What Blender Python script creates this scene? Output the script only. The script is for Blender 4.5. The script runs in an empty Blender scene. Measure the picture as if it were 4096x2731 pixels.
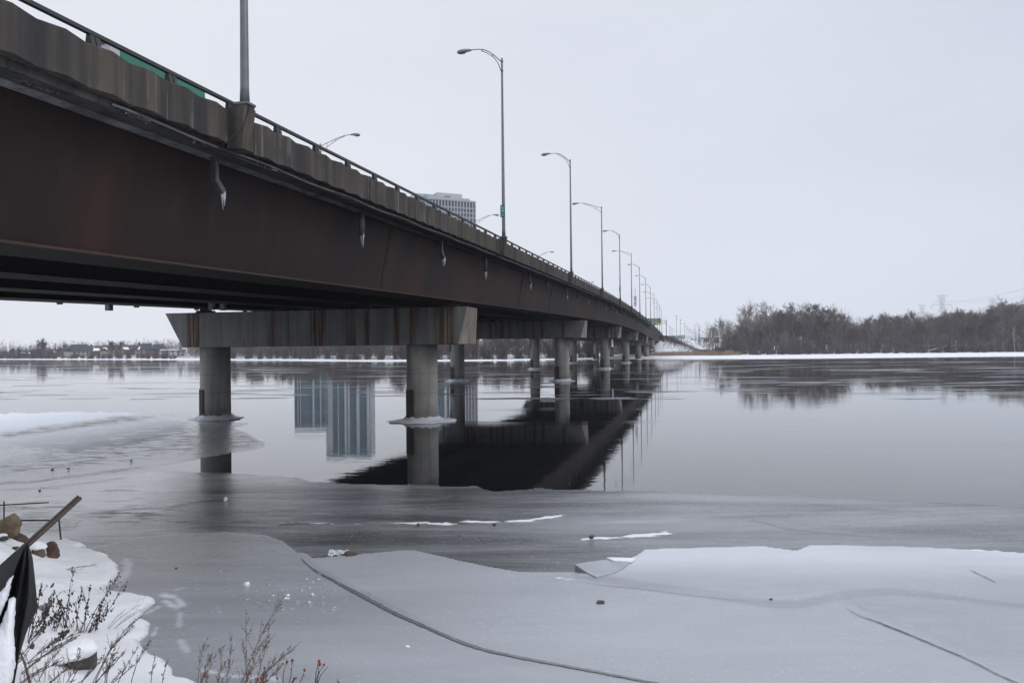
import bpy, bmesh, math, random
import numpy as np
from mathutils import Vector, Matrix

random.seed(7)
RNG = np.random.default_rng(11)
sc = bpy.context.scene
COL = sc.collection
rad = math.radians

# ------------------------------------------------------------------ camera
H = 4.6
F = 3137.4
cam_d = bpy.data.cameras.new("camera")
cam = bpy.data.objects.new("camera", cam_d)
COL.objects.link(cam)
cam_d.sensor_width = 23.5
cam_d.lens = 18.0
cam_d.clip_start = 0.1
cam_d.clip_end = 9000
PITCH = math.atan(24.5 / F)
ROLL = -0.0105
CM = Matrix.Translation((0, 0, H)) @ Matrix.Rotation(math.pi / 2 + PITCH, 4, 'X') @ Matrix.Rotation(ROLL, 4, 'Z')
cam.matrix_world = CM
sc.camera = cam
CR = CM.to_3x3()
CRn = np.array(CR)


def ray(u, v):
    return CR @ Vector(((u - 2048) / F, -(v - 1365.5) / F, -1.0))


def gp(u, v, z=0.0):
    """photo pixel -> point on the horizontal plane of height z"""
    r = ray(u, v)
    k = (z - H) / r.z
    return Vector((r.x * k, r.y * k, z))


def at(u, v, Y):
    """photo pixel -> point at distance Y"""
    r = ray(u, v)
    k = Y / r.y
    return Vector((r.x * k, Y, H + r.z * k))


def project(P):
    """world points (n,3) -> photo pixels"""
    Q = (P - np.array([0, 0, H])) @ CRn
    return 2048 + F * Q[:, 0] / -Q[:, 2], 1365.5 - F * Q[:, 1] / -Q[:, 2]


# ------------------------------------------------------------------ materials
class NT:
    def __init__(s, name):
        s.m = bpy.data.materials.new(name)
        s.m.use_nodes = True
        s.t = s.m.node_tree
        s.n = s.t.nodes
        s.b = s.n["Principled BSDF"]

    def node(s, typ, **kw):
        x = s.n.new(typ)
        for k, v in kw.items():
            if k.startswith('i_'):
                x.inputs[k[2:].replace('_', ' ')].default_value = v
            else:
                setattr(x, k, v)
        return x

    def link(s, a, b):
        s.t.links.new(a, b)

    def coord(s, kind='Object', scale=(1, 1, 1)):
        c = s.node('ShaderNodeTexCoord')
        m = s.node('ShaderNodeMapping')
        m.inputs['Scale'].default_value = scale
        s.link(c.outputs[kind], m.inputs[0])
        return m.outputs[0]

    def noise(s, vec, scale, detail=5, rough=.55, lo=0., hi=1., distort=0.):
        x = s.node('ShaderNodeTexNoise')
        x.inputs['Scale'].default_value = scale
        x.inputs['Detail'].default_value = detail
        x.inputs['Roughness'].default_value = rough
        x.inputs['Distortion'].default_value = distort
        s.link(vec, x.inputs['Vector'])
        return s.ramp(x.outputs[0], lo, hi)

    def ramp(s, sock, lo, hi, a=0., b=1.):
        r = s.node('ShaderNodeMapRange')
        r.inputs[1].default_value = lo
        r.inputs[2].default_value = hi
        r.inputs[3].default_value = a
        r.inputs[4].default_value = b
        s.link(sock, r.inputs[0])
        return r.outputs[0]

    def math(s, op, a, b=None):
        x = s.node('ShaderNodeMath', operation=op)
        for i, q in enumerate((a, b)):
            if q is None:
                continue
            if isinstance(q, (int, float)):
                x.inputs[i].default_value = q
            else:
                s.link(q, x.inputs[i])
        return x.outputs[0]

    def mix(s, f, a, b):
        x = s.node('ShaderNodeMix', data_type='RGBA')
        for i, q in ((0, f), (6, a), (7, b)):
            if isinstance(q, (int, float)):
                x.inputs[i].default_value = q
            elif isinstance(q, tuple):
                x.inputs[i].default_value = (*q, 1)
            else:
                s.link(q, x.inputs[i])
        return x.outputs[2]

    def attr(s, name):
        return s.node('ShaderNodeAttribute', attribute_name=name).outputs['Fac']

    def color(s, c):
        if isinstance(c, tuple):
            s.b.inputs['Base Color'].default_value = (*c, 1)
        else:
            s.link(c, s.b.inputs['Base Color'])

    def rough(s, r):
        if isinstance(r, (int, float)):
            s.b.inputs['Roughness'].default_value = r
        else:
            s.link(r, s.b.inputs['Roughness'])

    def bump(s, h, strength=.3, dist=.02):
        x = s.node('ShaderNodeBump')
        x.inputs['Strength'].default_value = strength
        x.inputs['Distance'].default_value = dist
        s.link(h, x.inputs['Height'])
        s.link(x.outputs[0], s.b.inputs['Normal'])


def simple(name, a, b=None, scale=3., rough=.7, metal=0., bump=0., stretch=(1, 1, 1), spec=None):
    t = NT(name)
    v = t.coord('Object', stretch)
    if b is None:
        b = tuple(x * .75 for x in a)
    n = t.noise(v, scale, 6, .6, .32, .68)
    t.color(t.mix(n, a, b))
    t.rough(rough)
    t.b.inputs['Metallic'].default_value = metal
    if spec is not None:
        t.b.inputs['Specular IOR Level'].default_value = spec
    if bump:
        t.bump(t.noise(v, scale * 4, 6), bump, .02)
    return t.m


def mat_concrete(name, a, b, stain, rust=None, rust_amt=0., eff=0, tide=0):
    """x along the bridge, y across, z up: vertical stains vary along x and y only"""
    t = NT(name)
    v = t.coord('Object')
    vs = t.coord('Object', (1, 1, .06))
    blotch = t.noise(v, .8, 6, .6, .35, .65)
    fine = t.noise(v, 9, 6, .65, .3, .7)
    streak = t.noise(vs, 2.2, 4, .6, .43, .66)
    streak2 = t.noise(vs, 7., 3, .6, .52, .75)
    c = t.mix(blotch, a, b)
    c = t.mix(t.math('MULTIPLY', fine, .35), c, tuple(x * .7 for x in b))
    c = t.mix(t.math('MULTIPLY', streak, .88), c, stain)
    c = t.mix(t.math('MULTIPLY', streak2, .45), c, stain)
    if rust:
        r = t.noise(t.coord('Object', (.2, 1, .025)), 1.75, 3, .5, .53, .60)
        r2 = t.noise(t.coord('Object', (.2, 1, .05)), 7, 3, .6, .25, .55)
        c = t.mix(t.math('MULTIPLY', t.math('MULTIPLY', r, r2), rust_amt), c, rust)
    if eff:
        w = t.noise(t.coord('Object', (1, 1, .02)), 7, 2, .5, .63, .68)
        w2 = t.noise(v, 1.3, 3, .5, .42, .58)
        c = t.mix(t.math('MULTIPLY', t.math('MULTIPLY', w, w2), eff), c, (.26, .25, .24))
    if tide:
        zs = t.node('ShaderNodeSeparateXYZ')
        t.link(v, zs.inputs[0])
        k = t.math('ADD', zs.outputs[2], t.math('MULTIPLY', blotch, .5))
        c = t.mix(t.ramp(k, .7, 1.3, .55, 0), c, (.09, .078, .066))
        form = t.node('ShaderNodeTexWave', wave_type='BANDS', bands_direction='Z')
        form.inputs['Scale'].default_value = .26
        t.link(v, form.inputs['Vector'])
        c = t.mix(t.ramp(form.outputs[0], .985, 1, 0, .35), c, (.12, .115, .11))
    t.color(c)
    t.rough(.85)
    t.bump(fine, .35, .015)
    return t.m


M = {}
M['parapet'] = mat_concrete('weathered_concrete', (.112, .092, .073), (.072, .061, .051), (.030, .029, .031), eff=.4)
M['band'] = mat_concrete('damp_concrete', (.11, .105, .10), (.06, .058, .056), (.03, .029, .029))
M['cap'] = mat_concrete('pier_concrete', (.27, .27, .255), (.21, .21, .2), (.15, .148, .14), (.10, .043, .016), 1.0)
M['cap_end'] = mat_concrete('pale_and_skylit_concrete', (.36, .33, .29), (.27, .235, .2), (.17, .14, .115))  # on cap ends the paler tone is extra sky light put into colour
M['column'] = mat_concrete('column_concrete', (.36, .352, .33), (.27, .265, .25), (.19, .185, .175), tide=1)
M['soffit'] = mat_concrete('soffit_concrete', (.36, .37, .385), (.25, .255, .265), (.10, .098, .095))


def mat_girder():
    t = NT('weathering_steel')
    v = t.coord('Object')
    big = t.noise(v, .35, 5, .6, .3, .7)
    fine = t.noise(v, 6, 6, .7, .3, .7)
    st = t.noise(t.coord('Object', (1, 1, .05)), 0.45, 4, .55, .52, .70)
    c = t.mix(big, (.027, .016, .014), (.016, .012, .012))
    c = t.mix(t.math('MULTIPLY', fine, .35), c, (.036, .022, .018))
    c = t.mix(t.math('MULTIPLY', st, .5), c, (.070, .031, .018))
    patch = t.noise(v, .16, 4, .55, .46, .66)
    c = t.mix(t.math('MULTIPLY', patch, .75), c, (.052, .024, .016))
    run = t.noise(t.coord('Object', (1, 1, .03)), 2.6, 4, .6, .55, .8)
    c = t.mix(t.math('MULTIPLY', run, .5), c, (.048, .030, .024))
    fleck = t.noise(v, 3.1, 2, .5, .80, .815)
    c = t.mix(t.math('MULTIPLY', fleck, .7), c, (.22, .2, .18))
    t.color(c)
    t.rough(.72)
    t.b.inputs['Specular IOR Level'].default_value = .3
    t.bump(fine, .15, .006)
    return t.m


M['girder'] = mat_girder()
M['flange'] = simple('flange_steel', (.015, .0125, .0125), (.022, .017, .016), 1.5, .75, spec=.2)
M['rail'] = simple('dark_rail_steel', (.028, .030, .032), (.04, .038, .036), 6, .55)
M['drain'] = simple('galvanised_drain', (.12, .12, .125), (.07, .068, .066), 5, .5, .3)
M['galv'] = simple('galvanised_steel', (.20, .205, .215), (.14, .145, .15), 2.5, .5, .35)
M['lamp_head'] = simple('lamp_head_grey', (.26, .31, .36), (.2, .25, .3), 8, .45)
M['lens'] = simple('lamp_lens', (.35, .37, .4), (.28, .3, .33), 5, .2)
M['asphalt'] = simple('asphalt', (.055, .055, .057), (.04, .04, .042), 2, .9)
M['guard'] = simple('rusted_steel_guard', (.042, .026, .023), (.07, .035, .026), 2.5, .75, stretch=(1, 1, .2))
M['bark'] = simple('bark', (.19, .16, .145), (.125, .105, .102), 3, .9)
M['twig'] = simple('twigs', (.205, .162, .142), (.145, .118, .110), .6, .9)
M['twig_pale'] = simple('pale_twigs', (.30, .26, .235), (.22, .19, .178), .6, .9)
M['brush'] = simple('brush_twigs', (.145, .115, .106), (.098, .08, .078), .25, .9)
M['white_bark'] = simple('white_bark', (.4, .38, .35), (.28, .26, .24), 2, .85)
M['reed'] = simple('dry_reeds', (.38, .28, .19), (.27, .2, .145), .3, .9)
M['sign_green'] = simple('sign_green', (.012, .22, .16), (.012, .19, .14), .5, .45)
M['sign_yellow'] = simple('sign_yellow', (.75, .42, .015), (.68, .38, .012), .5, .45)
M['sign_white'] = simple('sign_white', (.88, .88, .88), (.82, .82, .83), .8, .45)
M['sign_black'] = simple('sign_black', (.02, .02, .02), (.03, .03, .03), .8, .5)
M['stone_brown'] = simple('brown_stone', (.115, .062, .042), (.06, .038, .03), 7, .8, bump=.5)
M['stone_tan'] = simple('tan_stone', (.20, .148, .092), (.085, .065, .05), 6, .8, bump=.5)
M['stone_grey'] = simple('dark_grey_stone', (.075, .072, .072), (.042, .04, .042), 9, .85, bump=.6)
M['stone_ice'] = simple('small_stone', (.15, .12, .09), (.08, .065, .052), 12, .8, bump=.5)
M['fabric'] = simple('black_fabric', (.010, .010, .012), (.016, .016, .018), 40, .75, bump=.1)
M['stake'] = simple('weathered_wood', (.085, .062, .046), (.045, .034, .028), 6, .75, stretch=(1, 8, 8), bump=.3)
M['rod'] = simple('dark_rod', (.02, .018, .02), (.03, .026, .024), 6, .6)
M['plank'] = simple('grey_plank', (.3, .29, .28), (.2, .19, .18), 8, .8)
M['weed'] = simple('dead_stem', (.10, .075, .058), (.06, .044, .037), 12, .9)
M['weed_leaf'] = simple('dead_leaf', (.05, .032, .028), (.03, .021, .02), 12, .9)
M['straw'] = simple('pale_dead_stem', (.26, .19, .13), (.16, .11, .085), 9, .9)
M['mugwort'] = simple('brown_seed_stem', (.24, .18, .14), (.16, .12, .10), 9, .9)
M['hip'] = simple('rose_hip', (.30, .035, .02), (.2, .02, .018), 30, .35)
M['foil'] = simple('crumpled_foil', (.75, .76, .78), (.55, .56, .58), 20, .25, .9, bump=.8)
M['truck_green'] = simple('green_paint', (.02, .20, .135), (.02, .18, .12), .4, .35)
M['truck_white'] = simple('white_paint', (.62, .63, .65), (.5, .51, .53), .8, .4)
M['dark'] = simple('dark_plastic', (.02, .02, .022), (.03, .03, .03), 3, .5)
M['red_lamp'] = simple('red_marker', (.35, .01, .012), (.3, .01, .01), 5, .3)
M['cladding'] = simple('tower_cladding', (.40, .40, .44), (.36, .36, .40), .15, .6)
M['win'] = simple('window_glass', (.03, .04, .055), (.07, .082, .10), .5, .15)
M['win_pale'] = simple('window_pale', (.45, .47, .5), (.3, .33, .36), .5, .3)
M['glass_rail'] = simple('glass_rail', (.46, .53, .55), (.40, .47, .49), .4, .2)
M['teal_glass'] = simple('teal_glass', (.10, .17, .205), (.14, .21, .245), .3, .15, stretch=(1, 1, .05))
M['white_wall'] = simple('white_render', (.55, .56, .58), (.5, .5, .52), .4, .7)
M['house_stone'] = simple('house_stone', (.42, .39, .35), (.33, .3, .27), 1.5, .85)
M['house_brick'] = simple('house_brick', (.2, .13, .115), (.15, .1, .09), 1.5, .85)
M['roof_slate'] = simple('slate_roof', (.065, .07, .085), (.045, .05, .062), .8, .8)
M['roof_brown'] = simple('brown_roof', (.10, .06, .055), (.075, .05, .048), .8, .8)
M['car_blue'] = simple('blue_paint', (.03, .09, .32), (.03, .08, .28), 1, .4)


def mat_snow(name, grass=False, bank=False):
    t = NT(name)
    v = t.coord('Object')
    n = t.noise(v, 1.4 if bank else .12, 6, .55, .3, .7)
    c = t.mix(n, (.90, .905, .915), (.83, .84, .86))
    if grass:
        g = t.noise(t.coord('Object', (1, 1, 3)), .35, 8, .75, .46, .60)
        fleck = t.noise(v, .9, 8, .8, .56, .66)
        br = t.attr('brown')
        k = t.math('MULTIPLY', t.ramp(br, .0, .5), t.ramp(t.math('ADD', br, g), .75, 1.1))
        k = t.math('MAXIMUM', k, t.math('MULTIPLY', fleck, t.attr('fleck')))
        c = t.mix(k, c, t.mix(t.noise(v, 1.2, 6, .7, .3, .7), (.15, .115, .085), (.075, .06, .05)))
    if bank:
        e = t.attr('edge')
        c = t.mix(t.math('MULTIPLY', e, t.noise(v, 6, 6, .6, .3, .6)), c, (.42, .42, .42))
        fl = t.math('MULTIPLY', t.noise(v, 34, 3, .6, .72, .76), t.noise(v, 1.6, 4, .6, .42, .62))
        c = t.mix(t.math('MULTIPLY', fl, .8), c, (.16, .12, .09))
        c = t.mix(t.math('MULTIPLY', t.noise(v, .9, 5, .6, .48, .75), .25), c, (.66, .68, .72))
    t.color(c)
    t.rough(.75)
    t.b.inputs['Specular IOR Level'].default_value = .25
    if bank:
        b1 = t.noise(v, 5, 6, .6)
        b2 = t.noise(v, 40, 4, .7)
        t.bump(t.math('ADD', b1, t.math('MULTIPLY', b2, .4)), .75, .045)
    else:
        t.bump(t.noise(v, .8, 6, .7), .4, .3)
    return t.m


M['snow'] = mat_snow('snow')
M['snow_bank'] = mat_snow('snow_bank', bank=True)
M['land'] = mat_snow('snowy_land', grass=True)


def mat_icy(name):
    t = NT(name)
    v = t.coord('Object')
    t.color(t.mix(t.noise(v, 12, 5, .6, .3, .7), (.62, .65, .68), (.42, .45, .48)))
    t.rough(.3)
    t.bump(t.noise(v, 25, 5), .6, .02)
    return t.m


M['icicle'] = mat_icy('icicle_ice')


def mat_water():
    t = NT('river_water')
    v = t.coord('Object')
    t.color((.008, .009, .010))
    t.b.inputs['IOR'].default_value = 1.9
    skim = t.noise(t.coord('Object', (.14, .9, 1)), .09, 6, .62, .50, .60)
    t.rough(t.ramp(skim, 0, 1, .008, .09))
    a = t.noise(t.coord('Object', (.55, 1.25, 1)), 2.6, 3, .5)
    b = t.noise(t.coord('Object', (.5, 1.4, 1)), .35, 3, .5)
    sw = t.noise(t.coord('Object', (.3, 1, 1)), .045, 3, .5, .40, .62)
    hgt = t.math('ADD', t.math('MULTIPLY', a, t.ramp(sw, 0, 1, .06, .9)), t.math('MULTIPLY', b, 1.6))
    t.bump(hgt, .16, .02)
    return t.m


M['water'] = mat_water()


def mat_ice():
    """frozen river: attributes give the kind of ice (snow cover, plate thickness, silt, slush)"""
    t = NT('river_ice')
    v = t.coord('Object')
    st = t.coord('Object', (.28, 1.0, 1))
    wob = t.noise(st, .8, 6, .6, .25, .75)
    wob2 = t.noise(st, 3.2, 6, .6, .3, .7)
    streaks = t.math('ADD', t.math('MULTIPLY', t.noise(t.coord('Object', (.10, .85, 1)), .9, 8, .68, .36, .68, 1.4), .60), t.math('MULTIPLY', t.noise(t.coord('Object', (.16, .6, 1)), .33, 6, .62, .40, .64, 1.8), .42))
    fine = t.noise(v, 45, 4, .7, .3, .7)
    thick = t.attr('thick')
    slush = t.attr('slush')
    snow = t.attr('snow')
    silt = t.attr('silt')
    crack = t.attr('crack')
    thin_c = t.mix(streaks, (.035, .036, .039), (.30, .305, .315))
    thick_c = t.mix(wob, (.385, .398, .42), (.46, .473, .495))
    cloud = t.noise(t.coord('Object', (.22, .7, 1)), .5, 6, .62, .35, .68, 1.0)
    thick_c = t.mix(t.math('MULTIPLY', cloud, .62), thick_c, (.56, .575, .60))
    grain = t.noise(v, 14, 4, .7, .38, .66)
    thick_c = t.mix(t.math('MULTIPLY', grain, .26), thick_c, (.36, .375, .40))
    thick_c = t.mix(t.math('MULTIPLY', wob2, .35), thick_c, (.36, .372, .395))
    c = t.mix(thick, thin_c, thick_c)
    c = t.mix(t.math('MULTIPLY', silt, .85), c, t.mix(wob2, (.275, .262, .245), (.36, .35, .335)))
    c = t.mix(t.math('MULTIPLY', t.attr('frost_and_sheen'), t.ramp(streaks, 0, 1, .75, 1)), c, (.74, .755, .78))  # real rime, plus sky reflection painted into the left ice
    sl = t.noise(t.coord('Object', (.35, 1.0, 1)), 2.3, 8, .7, .50, .60)
    c = t.mix(t.math('MULTIPLY', slush, sl), c, (.075, .078, .083))
    # snow with ragged edge
    sn = t.noise(t.coord('Object', (.4, 1, 1)), 1.6, 8, .68, .25, .75)
    k = t.ramp(t.math('ADD', snow, t.math('MULTIPLY', t.math('SUBTRACT', sn, .5), .9)), .42, .62)
    k = t.math('MULTIPLY', k, t.ramp(snow, .02, .2))
    c = t.mix(k, c, (.80, .82, .85))
    # specks of frost
    sp = t.math('MULTIPLY', t.noise(v, 20, 3, .6, .62, .69), t.noise(v, .5, 4, .6, .35, .6))
    c = t.mix(t.math('MULTIPLY', sp, .6), c, (.72, .74, .77))
    br = t.attr('mud')
    bn = t.noise(t.coord('Object', (.4, 1, 1)), 2.2, 8, .75, .40, .62)
    c = t.mix(t.math('MULTIPLY', br, bn), c, (.20, .165, .13))
    c = t.mix(t.math('MULTIPLY', crack, .9), c, (.075, .078, .083))
    t.color(c)
    r = t.math('ADD', t.ramp(thick, 0, 1, .10, .36), t.ramp(t.attr('gloss'), 0, 1, .12, 0))
    r = t.math('ADD', r, t.math('MULTIPLY', wob2, .08))
    r = t.math('ADD', r, t.math('MULTIPLY', k, .35))
    r = t.math('ADD', r, t.math('MULTIPLY', t.math('MULTIPLY', sl, slush), .3))
    t.rough(r)
    gl = t.math('MULTIPLY', t.attr('gloss'), t.ramp(thick, 0, .6, 1, 0))
    t.link(t.ramp(gl, 0, 1, 1.36, 2.25), t.b.inputs['IOR'])
    hb = t.math('ADD', t.math('MULTIPLY', wob2, .5), t.math('MULTIPLY', fine, .12))
    hb = t.math('ADD', hb, t.math('MULTIPLY', t.math('MULTIPLY', sl, slush), .8))
    hb = t.math('ADD', hb, t.math('MULTIPLY', k, .8))
    t.bump(hb, .30, .025)
    return t.m


M['ice'] = mat_ice()


# ------------------------------------------------------------------ mesh helpers
class MB:
    """collects shapes and links them as one mesh object"""

    def __init__(s):
        s.v = []
        s.f = []
        s.mi = []
        s.m = 0
        s.smooth = []
        s.sm = False

    def add(s, vs, fs):
        o = len(s.v)
        s.v.extend(tuple(p) for p in vs)
        for f in fs:
            s.f.append(tuple(i + o for i in f))
            s.mi.append(s.m)
            s.smooth.append(s.sm)
        return s

    def box(s, c, size, rz=0., mtx=None):
        x, y, z = (q / 2 for q in size)
        vs = [Vector((i * x, j * y, k * z)) for k in (-1, 1) for j in (-1, 1) for i in (-1, 1)]
        R = mtx if mtx is not None else Matrix.Rotation(rz, 3, 'Z')
        vs = [R @ p + Vector(c) for p in vs]
        return s.add(vs, [(0, 2, 3, 1), (4, 5, 7, 6), (0, 1, 5, 4), (2, 6, 7, 3), (0, 4, 6, 2), (1, 3, 7, 5)])

    def hexa(s, b, t):
        """bottom quad and top quad, same winding (ccw from above)"""
        return s.add(list(b) + list(t), [(3, 2, 1, 0), (4, 5, 6, 7), (0, 1, 5, 4), (1, 2, 6, 5), (2, 3, 7, 6), (3, 0, 4, 7)])

    def tube(s, pts, r, n=8, cap=True):
        pts = [Vector(p) for p in pts]
        rs = r if isinstance(r, (list, tuple)) else [r] * len(pts)
        rings = []
        up = None
        for i, p in enumerate(pts):
            d = (pts[min(i + 1, len(pts) - 1)] - pts[max(i - 1, 0)]).normalized()
            if up is None:
                up = Vector((0, 0, 1)) if abs(d.z) < .9 else Vector((1, 0, 0))
            a = d.cross(up)
            if a.length < 1e-6:
                a = d.orthogonal()
            a.normalize()
            b = a.cross(d).normalized()
            up = b
            rings.append([p + (a * math.cos(q) + b * math.sin(q)) * rs[i] for q in (2 * math.pi * k / n for k in range(n))])
        vs = [p for R in rings for p in R]
        fs = []
        for i in range(len(pts) - 1):
            for k in range(n):
                k2 = (k + 1) % n
                fs.append((i * n + k, i * n + k2, (i + 1) * n + k2, (i + 1) * n + k))
        if cap:
            fs.append(tuple(range(n - 1, -1, -1)))
            fs.append(tuple((len(pts) - 1) * n + k for k in range(n)))
        return s.add(vs, fs)

    def lathe(s, c, prof, n=24):
        """prof: list of (r,z) from bottom to top"""
        vs = []
        for r, z in prof:
            for k in range(n):
                q = 2 * math.pi * k / n
                vs.append((c[0] + r * math.cos(q), c[1] + r * math.sin(q), c[2] + z))
        fs = []
        for i in range(len(prof) - 1):
            for k in range(n):
                k2 = (k + 1) % n
                fs.append((i * n + k, i * n + k2, (i + 1) * n + k2, (i + 1) * n + k))
        fs.append(tuple(range(n - 1, -1, -1)))
        fs.append(tuple((len(prof) - 1) * n + k for k in range(n)))
        return s.add(vs, fs)

    def sweep(s, sections, close=True, caps=True):
        """list of equal-length point loops"""
        n = len(sections[0])
        vs = [p for S in sections for p in S]
        fs = []
        for i in range(len(sections) - 1):
            for k in range(n if close else n - 1):
                k2 = (k + 1) % n
                fs.append((i * n + k, (i + 1) * n + k, (i + 1) * n + k2, i * n + k2))
        if caps and close:
            fs.append(tuple(range(n)))
            fs.append(tuple((len(sections) - 1) * n + k for k in range(n - 1, -1, -1)))
        return s.add(vs, fs)

    def mesh(s, name, mats):
        me = bpy.data.meshes.new(name)
        me.from_pydata(s.v, [], s.f)
        for m in (mats if isinstance(mats, (list, tuple)) else [mats]):
            me.materials.append(m)
        me.polygons.foreach_set('material_index', s.mi)
        me.polygons.foreach_set('use_smooth', s.smooth)
        me.update()
        return me

    def build(s, name, mats, parent=None, loc=None):
        o = bpy.data.objects.new(name, s.mesh(name, mats))
        COL.objects.link(o)
        if parent is not None:
            o.parent = parent
        if loc is not None:
            o.location = loc
        return o


def fix_normals(o):
    bm = bmesh.new()
    bm.from_mesh(o.data)
    bmesh.ops.recalc_face_normals(bm, faces=bm.faces)
    bm.to_mesh(o.data)
    bm.free()
    return o


def tag(o, label=None, cat=None, group=None, kind=None):
    if label:
        o['label'] = label
    if cat:
        o['category'] = cat
    if group:
        o['group'] = group
    if kind:
        o['kind'] = kind
    return o


def empty(name, loc, rz=0., label=None, cat=None, group=None):
    o = bpy.data.objects.new(name, None)
    o.empty_display_size = .2
    COL.objects.link(o)
    o.location = loc
    o.rotation_euler = (0, 0, rz)
    return tag(o, label, cat, group)


def link_obj(name, me, parent=None, loc=None):
    o = bpy.data.objects.new(name, me)
    COL.objects.link(o)
    if parent is not None:
        o.parent = parent
    if loc is not None:
        o.location = loc
    return o


def copy_tree(o, parent=None):
    c = o.copy()
    COL.objects.link(c)
    if parent is not None:
        c.parent = parent
    for ch in list(o.children):
        copy_tree(ch, c)
    return c


def np_mesh(name, V, Fq, mats, attrs=None, smooth=True):
    """V (n,3), Fq (m,k) arrays"""
    me = bpy.data.meshes.new(name)
    m, k = Fq.shape
    me.vertices.add(len(V))
    me.vertices.foreach_set('co', np.ascontiguousarray(V, dtype=np.float32).ravel())
    me.loops.add(m * k)
    me.loops.foreach_set('vertex_index', np.ascontiguousarray(Fq, dtype=np.int32).ravel())
    me.polygons.add(m)
    me.polygons.foreach_set('loop_start', np.arange(0, m * k, k, dtype=np.int32))
    me.polygons.foreach_set('loop_total', np.full(m, k, dtype=np.int32))
    me.update(calc_edges=True)
    me.polygons.foreach_set('use_smooth', np.full(m, smooth))
    for x in (mats if isinstance(mats, (list, tuple)) else [mats]):
        me.materials.append(x)
    for nm, a in (attrs or {}).items():
        at_ = me.attributes.new(nm, 'FLOAT', 'POINT')
        at_.data.foreach_set('value', np.ascontiguousarray(a, dtype=np.float32))
    me.update()
    return me


def text_mesh(body, size, mat, depth=.01, align='CENTER'):
    cu = bpy.data.curves.new('lettering', 'FONT')
    cu.body = body
    cu.size = size
    cu.align_x = align
    cu.align_y = 'CENTER'
    cu.extrude = depth
    o = bpy.data.objects.new('lettering', cu)
    COL.objects.link(o)
    bpy.context.view_layer.update()
    me = bpy.data.meshes.new_from_object(o.evaluated_get(bpy.context.evaluated_depsgraph_get()))
    bpy.data.objects.remove(o)
    bpy.data.curves.remove(cu)
    me.materials.clear()
    me.materials.append(mat)
    return me


def vnoise(X, Y, seed=0):
    """smooth value noise in numpy"""
    def h(i, j):
        n = (i.astype(np.int64) * 374761393 + j.astype(np.int64) * 668265263 + seed * 974634) & 0x7fffffff
        n = ((n ^ (n >> 13)) * 1274126177) & 0x7fffffff
        return ((n ^ (n >> 16)) & 0xffff) / 65535.
    i = np.floor(X)
    j = np.floor(Y)
    a = X - i
    b = Y - j
    a = a * a * (3 - 2 * a)
    b = b * b * (3 - 2 * b)
    return (h(i, j) * (1 - a) + h(i + 1, j) * a) * (1 - b) + (h(i, j + 1) * (1 - a) + h(i + 1, j + 1) * a) * b


def fbm(X, Y, seed=0, octs=5):
    s = 0
    a = .5
    for k in range(octs):
        s = s + a * vnoise(X * 2 ** k, Y * 2 ** k, seed + k * 17)
        a *= .5
    return s / (1 - .5 ** octs)


def smooth01(x):
    x = np.clip(x, 0, 1)
    return x * x * (3 - 2 * x)


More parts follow.
